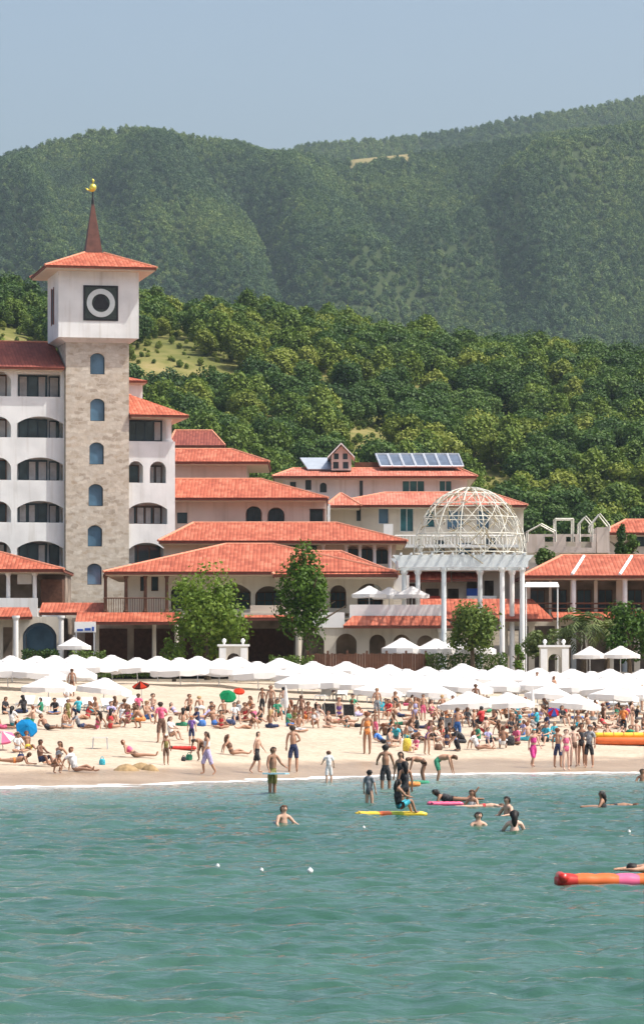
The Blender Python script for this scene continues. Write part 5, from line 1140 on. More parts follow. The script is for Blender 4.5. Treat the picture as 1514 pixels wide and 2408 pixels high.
def make_proto(pose):
    me = bpy.data.meshes.new('skeleton'); me.from_pydata([tuple(v) for v in pose.v], pose.e, [])
    ob = bpy.data.objects.new('skeleton', me); COL.objects.link(ob); md = ob.modifiers.new('skin', 'SKIN'); md.branch_smoothing = .6; md.use_smooth_shade = True
    for i, sv in enumerate(me.skin_vertices[0].data): q_ = pose.r[i]*(1.14 if pose.r[i] > .022 and i not in (5, 6, 7) else 1.0); sv.radius = (q_, q_); sv.use_root = (i == 0)
    ob.modifiers.new('sub', 'SUBSURF').levels = 1
    dg = bpy.context.evaluated_depsgraph_get(); dg.update(); bm_ = bpy.data.meshes.new_from_object(ob.evaluated_get(dg), depsgraph=dg)
    bpy.data.objects.remove(ob); bpy.data.meshes.remove(me)
    n = len(bm_.vertices); co = np.empty(n*3); bm_.vertices.foreach_get('co', co); co = co.reshape(-1, 3); nr = np.empty(n*3); bm_.vertices.foreach_get('normal', nr); nr = nr.reshape(-1, 3)
    polys = [list(p.vertices) for p in bm_.polygons]; cen = np.array([co[p].mean(0) for p in polys])
    D = np.stack([seg_dist(cen, a, b)-RADN[nm]*.8 for nm, a, b in pose.seg], 1); names = [q[0] for q in pose.seg]; reg = [names[i] for i in D.argmin(1)]
    # face marks: eyes and mouth as small raised patches in the same mesh
    vs = [tuple(v) for v in co]; fs = polys[:]; mi = [0]*len(fs); h, f, l = pose.hd, pose.fc, pose.lat
    for c, rx, ry, m_ in ((pose.mid+f*.095+l*.034+h*.008, .014, .008, 1), (pose.mid+f*.095-l*.034+h*.008, .014, .008, 1), (pose.mid+f*.09-h*.062, .024, .007, 2)):
        b = len(vs)
        for k in range(6): vs.append(tuple(c+l*rx*cos(k*pi/3)+h*ry*sin(k*pi/3)+f*.004))
        vs.append(tuple(c-f*.02)); fs.append([b+k for k in range(6)]); mi.append(m_)
        for k in range(6): fs.append([b+(k+1) % 6, b+k, b+6]); mi.append(m_)
    P = Proto(); P.body = bpy.data.meshes.new('body'); P.body.from_pydata(vs, [], fs); P.body.polygons.foreach_set('material_index', mi); P.body.polygons.foreach_set('use_smooth', [True]*len(fs))
    for m_ in (SKIN[1], EYE, LIP): P.body.materials.append(m_)
    P.body.update(); bpy.data.meshes.remove(bm_)
    P.garm = {}
    for g, rs in GARM.items():
        sel = [i for i, r in enumerate(reg) if r in rs]
        if sel: P.garm[g] = sub_mesh(g, co, nr, polys, sel, .016 if g not in ('skirt', 'dress') else .03); P.garm[g].materials.append(CLOTH['black'])
    d = cen-np.array(pose.mid); up = d@np.array(h); fw = d@np.array(f); hs = [i for i, r in enumerate(reg) if r in ('head',) and (up[i] > .012 + max(0, fw[i])*.30 or (fw[i] < .012 and up[i] > -.10))]
    P.hair = sub_mesh('hair', co, nr, polys, hs, .028); P.hair.materials.append(HAIR['dark'])
    mb = MB(); mb.v = [tuple(v.co) for v in P.hair.vertices]; mb.f = [list(p.vertices) for p in P.hair.polygons]; mb.m = [0]*len(mb.f)
    m0 = pose.mid - f*.055; dn = (-h*.75 + V3(0, 0, -.6)).normalized(); mb.tube([m0+h*.03, m0-f*.035+dn*.1, m0-f*.05+dn*.22, m0-f*.05+dn*.34], [.075, .085, .075, .03], 8)
    P.long = bpy.data.meshes.new('hair'); P.long.from_pydata(mb.v, [], mb.f); P.long.polygons.foreach_set('use_smooth', [True]*len(mb.f)); P.long.materials.append(HAIR['dark']); P.long.update()
    P.cap = sub_mesh('cap', co, nr, polys, [i for i in hs if up[i] > .03], .042); P.cap.materials.append(CLOTH['white'])
    return P
D_ = (0, 0, -1)
POSES = {
 'stand': Pose(thigh=((.05, -.02, -1),)*2, upper=((.28, .05, -1),)*2, fore=((.08, -.25, -1),)*2),
 'stand_relaxed': Pose(spine=(.04, 0, 1), thigh=((.08, -.08, -1), (.12, .05, -1)), shin=((0, .1, -1), (.05, .0, -1)), upper=((.5, .25, -1), (.25, 0, -1)), fore=((-.75, -.25, -.35), (.05, -.3, -1)), head=(.1, -.1, 1)),
 'walk': Pose(spine=(0, -.08, 1), thigh=((.02, -.42, -1), (.02, .32, -1)), shin=((0, .12, -1), (0, .6, -1)), foot=((0, -1, -.1), (0, -.8, -.7)), upper=((.15, .35, -1), (.15, -.35, -1)), fore=((.05, .0, -1), (.05, -.7, -1))),
 'wade': Pose(spine=(0, -.05, 1), thigh=((.1, -.1, -1), (.06, .1, -1)), upper=((.35, -.1, -.95), (.45, -.25, -.9)), fore=((.15, -.5, -.7), (.0, -.85, -.4))),
 'bend': Pose(spine=(0, -.75, .65), chest=(0, -1, .1), head=(0, -.9, -.1), face=(0, -.3, -1), thigh=((.12, -.35, -1), (.1, -.2, -1)), shin=((0, .25, -1), (0, .2, -1)), upper=((.1, -.25, -1),)*2, fore=((.0, -.25, -1),)*2),
 'sit_knees': Pose(spine=(0, .28, 1), chest=(0, .0, 1), head=(0, -.15, 1), thigh=((.12, -1, .55), (.2, -1, .5)), shin=((0, -.42, -1), (.0, -.4, -1)), foot=((0, -1, -.1),)*2, upper=((.2, -.7, -.8),)*2, fore=((-.35, -.9, -.15),)*2),
 'sit_lean': Pose(spine=(0, .45, 1), chest=(0, .35, 1), head=(0, -.05, 1), thigh=((.12, -1, .06), (.1, -1, .35)), shin=((.02, -1, -.1), (.02, -.85, -.42)), foot=((.2, -.5, .8), (.1, -.9, .2)), upper=((.25, .75, -.75),)*2, fore=((.1, .25, -1),)*2),
 'sit_cross': Pose(spine=(0, .1, 1), chest=(0, -.2, 1), head=(0, -.25, 1), face=(0, -1, -.2), thigh=((.85, -.75, .08),)*2, shin=((-.95, -.25, -.12),)*2, foot=((-.3, -1, 0),)*2, upper=((.25, -.35, -1),)*2, fore=((-.3, -.85, -.15),)*2),
 'recline': Pose(spine=(0, .8, .6), chest=(0, .75, .65), head=(0, .45, .9), face=(0, -.9, .4), thigh=((.06, -1, .05),)*2, shin=((.02, -1, -.06),)*2, foot=((.2, -.4, .9),)*2, upper=((.3, -.05, -.8),)*2, fore=((.1, -.9, -.1),)*2),
 'prone': Pose(spine=(0, 1, .05), chest=(0, .95, .3), head=(0, .65, .8), face=(0, .8, -.4), thigh=((.08, -1, 0),)*2, shin=((.02, -1, .05), (.02, -.75, .65)), foot=((0, -1, .0), (0, -.6, .8)), upper=((.35, .35, -.9),)*2, fore=((-.3, .95, -.05),)*2),
 'supine': Pose(spine=(0, 1, 0), head=(0, 1, .1), face=(0, -.1, 1), thigh=((.08, -1, .0), (.1, -.8, .6)), shin=((.02, -1, 0), (.0, -.55, -.85)), foot=((.2, -.3, 1), (0, -1, 0)), upper=((.4, -.9, .0), (.5, .8, .1)), fore=((.05, -1, 0), (-.9, .4, .1))),
 'doze': Pose(spine=(0, 1, .02), chest=(0, 1, .05), head=(0, 1, .22), face=(0, .35, -1), thigh=((.08, -1, 0),)*2, shin=((.02, -1, .02),)*2, foot=((0, -1, 0),)*2, upper=((.7, .7, -.05),)*2, fore=((-.5, .9, .0),)*2),
 'kneel': Pose(spine=(0, -.15, 1), thigh=((.1, -.5, -.85),)*2, shin=((0, 1, -.08),)*2, foot=((0, 1, -.1),)*2, upper=((.25, -.4, -.9),)*2, fore=((-.05, -.75, -.6),)*2, head=(0, -.1, 1)),
 'crouch': Pose(spine=(0, -.5, .85), chest=(0, -.75, .65), head=(0, -.5, .8), face=(0, -1, -.4), thigh=((.35, -.95, .1),)*2, shin=((-.05, .35, -1),)*2, upper=((.15, -.5, -.9),)*2, fore=((-.1, -.7, -.7),)*2),
 'swim': Pose(spine=(0, -.1, 1), head=(0, -.05, 1), upper=((.45, -.35, -.85), (.5, -.45, -.7)), fore=((.1, -.85, -.25), (-.25, -.9, -.1)), thigh=((.1, .15, -1),)*2, shin=((0, .3, -1),)*2),
}
PRO = {k: make_proto(p) for k, p in POSES.items()}
LABELS = set()
def person(pose, pos, yaw, label, skin=1, hair='dark', long=False, wear=(), scale=1.0, sink=0.0, cap=None, group=None):
    """wear: list of (garment, colour)"""
    P = PRO[pose]; o = bpy.data.objects.new('person', P.body); COL.objects.link(o); X, Y, z = pos
    o.location = (X, Y, z-sink); o.rotation_euler.z = yaw; o.scale = (scale*(.94 if long else 1), scale*(.94 if long else 1), scale)
    assert label not in LABELS, label
    LABELS.add(label); assert 4 <= len(label.split()) <= 16, (label, len(label.split()))
    tag(o, label, 'person', group)
    o.material_slots[0].link = 'OBJECT'; o.material_slots[0].material = SKIN[skin]
    h = link('hair', P.long if long else P.hair, o); h.material_slots[0].link = 'OBJECT'; h.material_slots[0].material = HAIR[hair]
    for g, c in wear:
        if g not in P.garm: continue
        w_ = link({'top': 'bikini_top'}.get(g, g), P.garm[g], o); w_.material_slots[0].link = 'OBJECT'; w_.material_slots[0].material = CLOTH[c]
    if cap: w_ = link('cap', P.cap, o); w_.material_slots[0].link = 'OBJECT'; w_.material_slots[0].material = CLOTH[cap]
    return o
def pb(px, py): Y, X, z = on_beach(px, py); return (X, Y, z)
def pw(px, py): Y, X, z = on_water(px, py); return (X, Y, z)
BACK = pi
R_, L_ = pi/2, -pi/2     # facing picture right / left
# --- people one can pick out on the sand and at the water's edge
G = 'people at the edge of the sea'
P_ = person
P_('stand_relaxed', pb(380, 1748), BACK+.4, 'woman standing in a bright pink top and brown skirt left of centre', 2, 'dark', False, [('shirt', 'pink'), ('skirt', 'brown')], 1.06)
P_('stand', pb(391, 1800), .3, 'child standing in a patterned olive brown costume and white cap nearest the pink top woman', 3, 'brown', False, [('suit', 'olive'), ('shorts', 'brown')], .72, cap='white')
P_('sit_knees', pb(402, 1742), .9, 'woman with auburn hair and white shirt sitting beside the long green and red lilo', 1, 'auburn', True, [('shirt', 'white'), ('briefs', 'red')], 1.0)
P_('walk', pb(488, 1824), L_+.5, 'woman wading out in a white top and lilac wrap skirt', 2, 'dark', True, [('top', 'white'), ('skirt', 'lilac')], 1.02)
P_('bend', pb(474, 1790), -.6, 'dark tanned person bending beside the woman in the lilac skirt', 3, 'dark', False, [('shorts', 'brown')], .86)
P_('stand', pb(451, 1752), .2, 'child in a purple blue shirt with an orange cap', 2, 'brown', False, [('shirt', 'purple'), ('shorts', 'navy')], .74, cap='orange')
P_('sit_lean', pb(545, 1776), -R_*-1+.2, 'woman sitting alone on the bare sand with legs stretched out to the right', 2, 'brown', True, [('top', 'brown'), ('briefs', 'brown')], 1.0)
P_('walk', pb(604, 1820), R_-.3, 'boy running to the water in long black shorts', 1, 'dark', False, [('shorts', 'black'), ('briefs', 'black')], 1.0)
P_('wade', pw(641, 1872), R_-.9, 'bather in olive shorts standing in the sea with a pale blue board at the waist', 3, 'dark', False, [('shorts', 'olive')], 1.04, .12)
P_('stand_relaxed', pb(690, 1816), BACK, 'broad man in navy shorts seen from behind at the water edge', 2, 'dark', False, [('shorts', 'navy')], 1.13)
P_('sit_cross', pb(702, 1722), .2, 'person sitting on the sand just above the man in navy shorts', 2, 'dark', False, [('shorts', 'white')], 1.0)
P_('stand', pb(863, 1774), BACK+.15, 'slim tanned woman standing upright alone beside the dark crowd in the middle', 3, 'auburn', False, [('briefs', 'orange'), ('top', 'orange')], 1.12)
P_('stand', pb(882, 1738), -.2, 'tanned person behind the slim standing woman', 3, 'brown', False, [('shorts', 'pink')], .8)
P_('wade', pw(773, 1842), BACK+.2, 'little child in a white shirt standing in the first shallow wave', 1, 'brown', False, [('shirt', 'white'), ('shorts', 'white')], .78, .1)
P_('wade', pw(906, 1856), BACK, 'man with spread arms and dark trunks standing in the shallows', 3, 'black', False, [('shorts', 'black')], 1.08, .25)
P_('stand', pw(942, 1868), -.5, 'woman with long black hair standing in the shallows left of the orange armbands', 2, 'black', True, [('suit', 'black')], 1.05, .35)
P_('stand', pw(868, 1890), BACK-.5, 'boy in a grey shirt standing knee deep left of the yellow lilo', 1, 'black', False, [('shirt', 'grey'), ('briefs', 'grey')], .84, .38)
P_('bend', pw(996, 1838), L_, 'child bending down in the shallows over a green ring', 3, 'brown', False, [('briefs', 'brown')], .95, .1)
P_('bend', pw(1028, 1838), R_-.2, 'taller child bending in the shallows right of the green ring', 2, 'brown', False, [('shorts', 'green')], 1.05, .12)
P_('walk', pb(1253, 1806), .5, 'girl in a magenta skirt and turquoise cap walking on the wet sand', 1, 'brown', False, [('skirt', 'magenta'), ('top', 'magenta')], .98, cap='turquoise')
P_('stand_relaxed', pb(1311, 1806), BACK-.4, 'tanned bather in dark shorts leftmost of the standing group on the right', 2, 'auburn', False, [('shorts', 'navy')], 1.02)
P_('stand', pb(1330, 1812), .3, 'pale woman in a pink bikini second in the standing group on the right', 0, 'brown', False, [('briefs', 'pink'), ('top', 'pink')], 1.04)
P_('stand_relaxed', pb(1349, 1804), BACK+.3, 'pale bather in brown trunks in the middle of the standing group on the right', 0, 'dark', False, [('briefs', 'brown')], 1.06)
P_('stand', pb(1366, 1802), .0, 'dark haired woman in a black swimsuit in the standing group on the right', 3, 'black', True, [('suit', 'black')], 1.1)
P_('stand_relaxed', pb(1384, 1806), -.3, 'man in a grey shirt and dark shorts rightmost of the standing group', 2, 'dark', False, [('shirt', 'grey'), ('shorts', 'black')], 1.08)
P_('bend', pb(1003, 1776), .4, 'person stooping over beach toys right of the yellow bag', 2, 'dark', True, [('suit', 'purple')], .9)
P_('sit_knees', pb(978, 1770), -.7, 'small child in pink sitting right of the yellow bag', 1, 'brown', False, [('shirt', 'pink')], .7)
P_('stand', pb(1075, 1748), BACK, 'boy in loose blue shorts standing in the crowd right of centre', 2, 'brown', False, [('shorts', 'blue'), ('trousers', 'blue')], .98)
P_('crouch', pb(1090, 1766), L_+.2, 'person in black crouching beside the boy in blue shorts', 2, 'black', False, [('shirt', 'black'), ('trousers', 'black')], 1.05)
P_('sit_lean', pb(1122, 1764), R_-.4, 'woman in a white shirt sitting right of the crouching person in black', 2, 'auburn', True, [('shirt', 'white'), ('briefs', 'red')], 1.0)
# left foreground group
P_('sit_knees', pb(97, 1802), .9, 'deeply tanned person sitting hunched at left with a blue striped top', 4, 'dark', False, [('shorts', 'navy')], 1.0)
P_('sit_lean', pb(136, 1798), -.5, 'brown haired woman leaning over the sand castle at left', 2, 'brown', True, [('top', 'grey'), ('briefs', 'grey')], 1.05)
P_('crouch', pb(126, 1818), .9, 'small child digging with both hands in the wet sand at left', 3, 'brown', False, [('briefs', 'olive')], .72)
P_('sit_lean', pb(178, 1816), R_-.5, 'woman in a white top leaning back with legs towards the sea', 2, 'auburn', False, [('shirt', 'white'), ('briefs', 'white')], 1.1)
P_('recline', pb(318, 1782), R_, 'sunbather lying back alone on the sand left of the olive child', 2, 'auburn', False, [('briefs', 'brown'), ('top', 'pink')], 1.05)
P_('prone', pb(32, 1800), -R_, 'tanned sunbather lying on an orange towel at the left edge', 3, 'brown', False, [('briefs', 'orange')], 1.0)
P_('sit_knees', pb(30, 1716), BACK-.4, 'black haired woman in a white top sitting above the blue parasol', 2, 'black', True, [('shirt', 'white'), ('briefs', 'turquoise')], 1.0)
P_('sit_cross', pb(42, 1770), .6, 'black haired child in a white shirt sitting below the blue parasol', 2, 'black', False, [('shirt', 'white')], .9)
P_('sit_lean', pb(66, 1764), .4, 'tanned person sitting right of the blue parasol in yellow trunks', 3, 'auburn', False, [('shorts', 'yellow')], .9)
P_('supine', pb(22, 1742), R_, 'dark sunbather lying flat behind the blue parasol', 4, 'black', False, [('briefs', 'green')], 1.0)
P_('stand', pb(160, 1708), .3, 'little girl in a yellow green dress standing under the left front umbrella', 3, 'brown', False, [('dress', 'olive')], .72)
P_('sit_lean', pb(205, 1692), -.8, 'auburn haired woman in a red bikini sitting in the shade at left', 2, 'auburn', True, [('top', 'red'), ('briefs', 'red')], 1.0)
P_('sit_cross', pb(158, 1652), .5, 'dark haired person in white sitting between the two left front umbrellas', 2, 'black', False, [('shirt', 'white')], 1.0)
P_('stand', pb(170, 1638), BACK, 'tanned person standing behind the left front umbrellas', 3, 'brown', False, [('briefs', 'brown')], .9)
P_('sit_knees', pb(262, 1702), .4, 'sunbather in lilac sitting on grey bags at left', 1, 'brown', False, [('shirt', 'lilac'), ('briefs', 'black')], 1.0)
P_('sit_lean', pb(285, 1702), -.5, 'fair person in a white shirt leaning back at the middle of the left row', 1, 'auburn', False, [('shirt', 'white'), ('shorts', 'grey')], 1.0)
P_('sit_cross', pb(318, 1698), .0, 'tanned person in green trunks sitting in the left row', 3, 'auburn', False, [('shorts', 'green')], 1.0)
P_('sit_knees', pb(346, 1700), .7, 'blond sunbather with blue shorts at the right end of the left row', 2, 'blond', False, [('shorts', 'blue')], 1.0)
# row behind the green parasol
P_('sit_lean', pb(505, 1708), .8, 'bronzed man with bare back sitting left of the green parasol', 3, 'dark', False, [('shorts', 'blue')], 1.1)
P_('recline', pb(482, 1690), -R_*.7, 'sunbather in lilac reclining on a low chair left of the green parasol', 2, 'auburn', False, [('suit', 'lilac')], 1.0)
P_('sit_knees', pb(552, 1704), .3, 'dark haired person in pale pink sitting under the green parasol', 1, 'dark', True, [('shirt', 'white'), ('shorts', 'navy')], 1.0)
P_('sit_cross', pb(578, 1698), -.4, 'tanned woman in a red top sitting right of the red parasol', 2, 'brown', False, [('top', 'red'), ('briefs', 'red')], 1.05)
P_('sit_lean', pb(600, 1700), .6, 'fair woman in pink leaning back beside the tanned woman in red', 1, 'auburn', True, [('top', 'pink'), ('briefs', 'pink')], 1.05)
P_('stand', pb(637, 1690), -.4, 'sunburnt man standing up in the row left of the folded umbrella', 2, 'brown', False, [('shorts', 'brown')], .98)
P_('sit_knees', pb(652, 1694), .2, 'black haired woman in a green top beside the folded umbrella', 2, 'black', True, [('shirt', 'green'), ('briefs', 'black')], 1.0)
P_('sit_cross', pb(692, 1700), .5, 'dark haired woman sitting just right of the folded umbrella', 3, 'dark', True, [('suit', 'olive')], 1.0)
P_('stand', pb(708, 1702), BACK, 'deeply tanned person standing right of the folded umbrella', 4, 'brown', False, [('briefs', 'brown')], .82)
P_('sit_knees', pb(724, 1700), -.3, 'tanned bather in orange trunks between two dark haired women', 3, 'brown', False, [('shorts', 'orange')], 1.0)
P_('sit_lean', pb(744, 1698), -.8, 'pale woman with dark hair sitting at the left end of the blue towel', 0, 'dark', True, [('suit', 'white')], 1.0)
P_('sit_cross', pb(797, 1686), .0, 'woman in a purple top sitting upright between two black chairs', 1, 'auburn', False, [('top', 'purple'), ('briefs', 'purple')], 1.1)
P_('supine', pb(800, 1702), R_, 'reddened sunbather lying flat on the long blue towel', 2, 'auburn', False, [('briefs', 'red')], 1.0)
P_('sit_knees', pb(830, 1680), .6, 'person in a pale green shirt sitting behind the right black chair', 1, 'dark', False, [('shirt', 'green')], 1.0)
P_('stand', pb(886, 1690), .2, 'blond man standing in front of the umbrellas beside a blue bag', 2, 'blond', False, [('shorts', 'grey')], .92)
P_('sit_knees', pb(913, 1692), -.4, 'woman in dark red sitting right of the blue bag', 2, 'dark', True, [('shirt', 'red'), ('briefs', 'black')], 1.0)
# --- the thick crowd from the middle to the right, front to back
rr = random.Random(12)
PH = {'sit_knees': 'sitting with knees up', 'sit_lean': 'leaning back', 'sit_cross': 'sitting cross legged', 'recline': 'reclining', 'stand': 'standing', 'prone': 'lying face down', 'crouch': 'crouching', 'supine': 'lying on the back'}
rows_ = [('left rear', [12, 54, 92, 128, 186, 228, 272, 300, 330, 362, 410, 446, 470, 494, 526, 566, 588, 618, 664, 680, 716, 762, 782, 838, 866], 1682), ('left front', [6, 78, 112, 152, 190, 226, 258, 300, 336, 428, 466, 520, 584, 612, 632, 676, 734, 768, 812, 842], 1712), ('rear', [906, 930, 955, 985, 1010, 1036, 1060, 1088, 1118, 1150, 1182, 1208, 1232, 1280, 1306, 1338, 1372, 1404, 1432, 1460, 1486, 1510], 1674), ('middle', [896, 920, 944, 966, 992, 1018, 1054, 1126, 1156, 1190, 1216, 1244, 1268, 1296, 1408, 1446, 1482], 1744), ('back', [940, 968, 996, 1018, 1046, 1070, 1098, 1128, 1160, 1192, 1216, 1238, 1268, 1292, 1330, 1358, 1392, 1418, 1444, 1470, 1498], 1692), ('second', [918, 946, 972, 1004, 1034, 1062, 1096, 1130, 1164, 1190, 1222, 1262, 1290, 1322, 1356, 1390, 1424, 1452, 1482, 1508], 1712), ('third', [902, 928, 950, 980, 1012, 1040, 1110, 1142, 1172, 1202, 1232, 1272, 1300, 1400, 1430, 1464, 1498], 1733), ('front', [912, 934, 1024, 1050, 1148, 1180, 1214, 1282], 1756)]
for rn, xs_, y0 in rows_:
    for i, px in enumerate(xs_):
        ps_ = rr.choices(['sit_knees', 'sit_lean', 'sit_cross', 'stand', 'recline', 'crouch', 'prone'], [5, 4, 4, 2.0, 2, 1, 1])[0]
        hr = rr.choices(['black', 'dark', 'brown', 'auburn', 'blond', 'grey'], [3, 4, 4, 2, 1.2, .5])[0]; fem = rr.random() < .5; c1 = rr.choice(['black', 'black', 'black', 'navy', 'red', 'pink', 'white', 'blue', 'green', 'orange', 'grey', 'brown', 'turquoise', 'lilac', 'brown']); c2 = rr.choice(['black', 'white', 'navy', 'grey', 'blue'])
        wear = [('top', c1), ('briefs', c1)] if fem and rr.random() < .6 else ([('shirt', c1), ('shorts', c2)] if rr.random() < .4 else [('shorts', c1)])
        wd = {'top': 'bikini', 'shirt': 'shirt', 'shorts': 'shorts'}[wear[0][0]]
        lab = '%s-haired bather in %s %s %s, %s in the %s crowd row' % (hr, c1, wd, PH[ps_], ORD[i], rn)
        w_ = lab.split()
        if len(w_) > 16: lab = '%s-haired bather in %s %s, %s in the %s crowd row' % (hr, c1, wd, ORD[i], rn)
        P_(ps_, pb(px+rr.uniform(-4, 4), y0+rr.uniform(-5, 5)), rr.uniform(-1.6, 1.6) + (pi if rr.random() < .35 else 0), lab, rr.choices([0, 1, 2, 3, 4], [1, 3, 5, 4, 1])[0], hr, fem, wear, rr.uniform(.82, 1.02) if ps_ != 'stand' else rr.uniform(.7, .95), group='crowd of bathers on the beach')
for i, (px, py, ps_, hr, c) in enumerate([(1140, 1640, 'stand', 'black', 'red'), (1262, 1640, 'stand', 'brown', 'white'), (1302, 1652, 'stand', 'auburn', 'brown'), (1350, 1648, 'sit_knees', 'brown', 'orange'), (1430, 1642, 'sit_cross', 'dark', 'pink'), (780, 1634, 'sit_knees', 'dark', 'navy'), (960, 1640, 'sit_lean', 'brown', 'green')]):
    P_(ps_, pb(px, py), .4*i, '%s-haired person in %s in the shade between the umbrella rows, %s' % (hr, c, ORD[i]), 2, hr, i % 2 == 0, [('shorts', c)], .9)

# --- bathers in the sea
P_('swim', pw(664, 1940), .6, 'boy with wet brown hair standing up to the chest alone in the open water', 1, 'brown', False, [('shorts', 'navy')], 1.0, 1.2)
P_('sit_knees', pw(938, 1919), R_+.4, 'dark haired girl in turquoise shorts sitting astride the yellow lilo', 3, 'black', True, [('suit', 'black'), ('shorts', 'turquoise')], .95, -.06)
P_('stand', pw(952, 1892), BACK+.3, 'woman in a black swimsuit standing behind the yellow lilo', 3, 'black', True, [('suit', 'black')], 1.05, .45)
P_('prone', pw(1066, 1890), R_, 'dark haired swimmer leaning on the pink lilo', 3, 'black', True, [('suit', 'black')], 1.0, .05)
P_('swim', pw(1112, 1895), -.6, 'brown haired woman standing chest deep right of the pink lilo', 2, 'brown', True, [('top', 'white')], 1.0, 1.24)
P_('doze', pw(1134, 1896), L_, 'pale swimmer lying on the water right of the brown haired woman', 1, 'brown', False, [('briefs', 'red')], .85, .12)
P_('swim', pw(1122, 1946), .3, 'black haired swimmer up to the shoulders below the pink lilo', 1, 'black', False, [], 1.0, 1.33)
P_('swim', pw(1196, 1918), -.9, 'dark haired man up to the chest with pale shoulders', 1, 'black', False, [], 1.05, 1.27)
P_('swim', pw(1209, 1956), BACK, 'woman with long wet black hair seen from behind in the sea', 0, 'black', True, [], 1.1, 1.36)
P_('swim', pw(1418, 1902), L_, 'black haired swimmer at right moving towards the left', 3, 'black', True, [('suit', 'black')], 1.0, 1.2)
P_('doze', pw(1442, 1898), L_, 'tanned swimmer stretched out behind the black haired one at right', 3, 'brown', False, [('briefs', 'black')], 1.0, .12)
P_('swim', pw(1509, 1838), 0, 'head of a dark haired bather at the right edge near the shore', 3, 'dark', False, [], 1.0, 1.25)
P_('doze', pw(1568, 2074), R_, 'dark haired person lying on the long orange lilo at the right edge', 2, 'black', False, [('shorts', 'magenta')], 1.0, -.13)

# ------------------------------------------------------------------ floats, bags, towels and toys
VINYL = {n: mat('%s_vinyl' % n, c, .35, .08, 3.0, spec=.5) for n, c in (('yellow', (0.74, 0.52, 0.04)), ('orange', (0.70, 0.14, 0.03)), ('red', (0.52, 0.03, 0.02)), ('pink', (0.72, 0.12, 0.24)), ('white', (0.75, 0.72, 0.68)), ('lime', (0.42, 0.48, 0.04)), ('green', (0.03, 0.30, 0.16)), ('black', (0.02, 0.02, 0.02)))}
def lilo(pos, L, wd, cols, label, yaw=0.0, r=.075, bands=False, name='air_mattress'):
    o = thing(name, label, 'air mattress', pos, yaw); n = max(3, int(wd/(2*r*.92)))
    mats_ = [VINYL[c] for c in cols]
    for i in range(n):
        y = (i-(n-1)/2)*2*r*.9; mb = MB(); K = 18; pts = []; rs = []
        for k in range(K+1):
            t = k/K; pts.append((L*(t-.5), y, r*.95)); rs.append(r*(.55 if k in (0, K) else 1.0)*(1-.12*(k % 3 == 0)))
        mb.tube(pts, rs, 9)
        if bands: mb.m = [((f_//9)//3) % len(mats_) for f_ in range(len(mb.f))]; mb.build('air_tube', mats_, o, True)
        else: mb.build('air_tube', mats_[i % len(mats_)], o, True)
    mb = MB(); mb.tube([(-L/2+.12, -wd/2, r*1.5), (-L/2+.12, wd/2, r*1.5)], [r*.62]*2, 10); mb.build('pillow', mats_[-1], o, True); return o
CLOTH['lime'] = mat('lime_cloth', (0.45, 0.50, 0.04), .6); 
X, Y, z = pw(919, 1918); lilo((X, Y, -.02), 2.15, .75, ['yellow', 'yellow', 'orange', 'lime', 'yellow'], 'long yellow air mattress carrying a girl in turquoise shorts', .06, .075, True)
X, Y, z = pw(1046, 1894); lilo((X, Y, -.02), 1.15, .6, ['pink'], 'short bright pink air mattress with a swimmer leaning on it', .1)
X, Y, z = pw(1450, 2084); lilo((X, Y, -.04), 2.45, .9, ['red', 'orange', 'orange', 'pink', 'orange', 'red'], 'long orange, red and pink air mattress floating at the right edge', .03, .15, True)
X, Y, z = pb(430, 1764); lilo((X, Y, z), 1.25, .7, ['red', 'green', 'black'], 'green and red striped air mattress lying on the sand', .05, .09)
X, Y, z = pb(1222, 1762); lilo((X, Y, z), .95, .5, ['lime'], 'lime yellow bodyboard mattress lying on the sand left of the magenta skirt', .0, .05)
X, Y, z = pb(1470, 1752)
bo = thing('inflatable_boat', 'long red and yellow inflatable boat lying on the sand at the right', 'inflatable boat', (X, Y, z)); L = 4.0
for (zz, yy, c, r_) in ((.2, -.22, 'red', .2), (.2, .22, 'red', .2), (.48, 0, 'yellow', .15)):
    mb = MB(); mb.tube([(-1.55, yy, zz+.06), (-1.4, yy, zz), (0, yy, zz), (L-1.4, yy, zz), (L-1.2, yy, zz+.08)], [r_*.55, r_, r_, r_, r_*.5], 12)
    o_ = mb.build('hull_tube' if c == 'red' else 'seat_tube', VINYL['orange' if c == 'red' else 'yellow'], bo, True)
    for v in o_.data.vertices: v.co += Vector((X, Y, z))
mb = MB()
for k in range(8): mb.tube([(X-1.1+k*.5, Y-.16, z+.5), (X-1.1+k*.5, Y-.05, z+.66), (X-1.1+k*.5, Y+.1, z+.62)], .025, 5)
mb.build('grab_handles', CLOTH['orange'], bo)
def bag(px, py, w_, h_, col, label, name='beach_bag', cat='bag'):
    X, Y, z = pb(px, py); o = thing(name, label, cat, (X, Y, z)); del ROOT_INV[o.name]
    mb = MB(); mb.lathe([(w_*.40, 0), (w_*.5, .04), (w_*.52, h_*.5), (w_*.44, h_*.85), (w_*.30, h_), (w_*.24, h_*.97)], (0, 0, 0), 14); b = mb.build('body', CLOTH[col], o, True); b.scale = (1, .65, 1)
    mb = MB(); mb.tube([(-w_*.22, 0, h_*.93), (-w_*.18, 0, h_*1.2), (0, 0, h_*1.32), (w_*.18, 0, h_*1.2), (w_*.22, 0, h_*.93)], .018, 6); mb.build('handle', CLOTH[col], o, True)
bag(957, 1768, .42, .62, 'yellow', 'bright yellow bag standing in front of the dark crowd')
bag(540, 1706, .6, .3, 'navy', 'dark blue bag on the sand below the green parasol')
bag(474, 1708, .45, .32, 'blue', 'pale blue bag left of the dark blue one')
bag(897, 1676, .5, .6, 'turquoise', 'large turquoise bag beside the blond man')
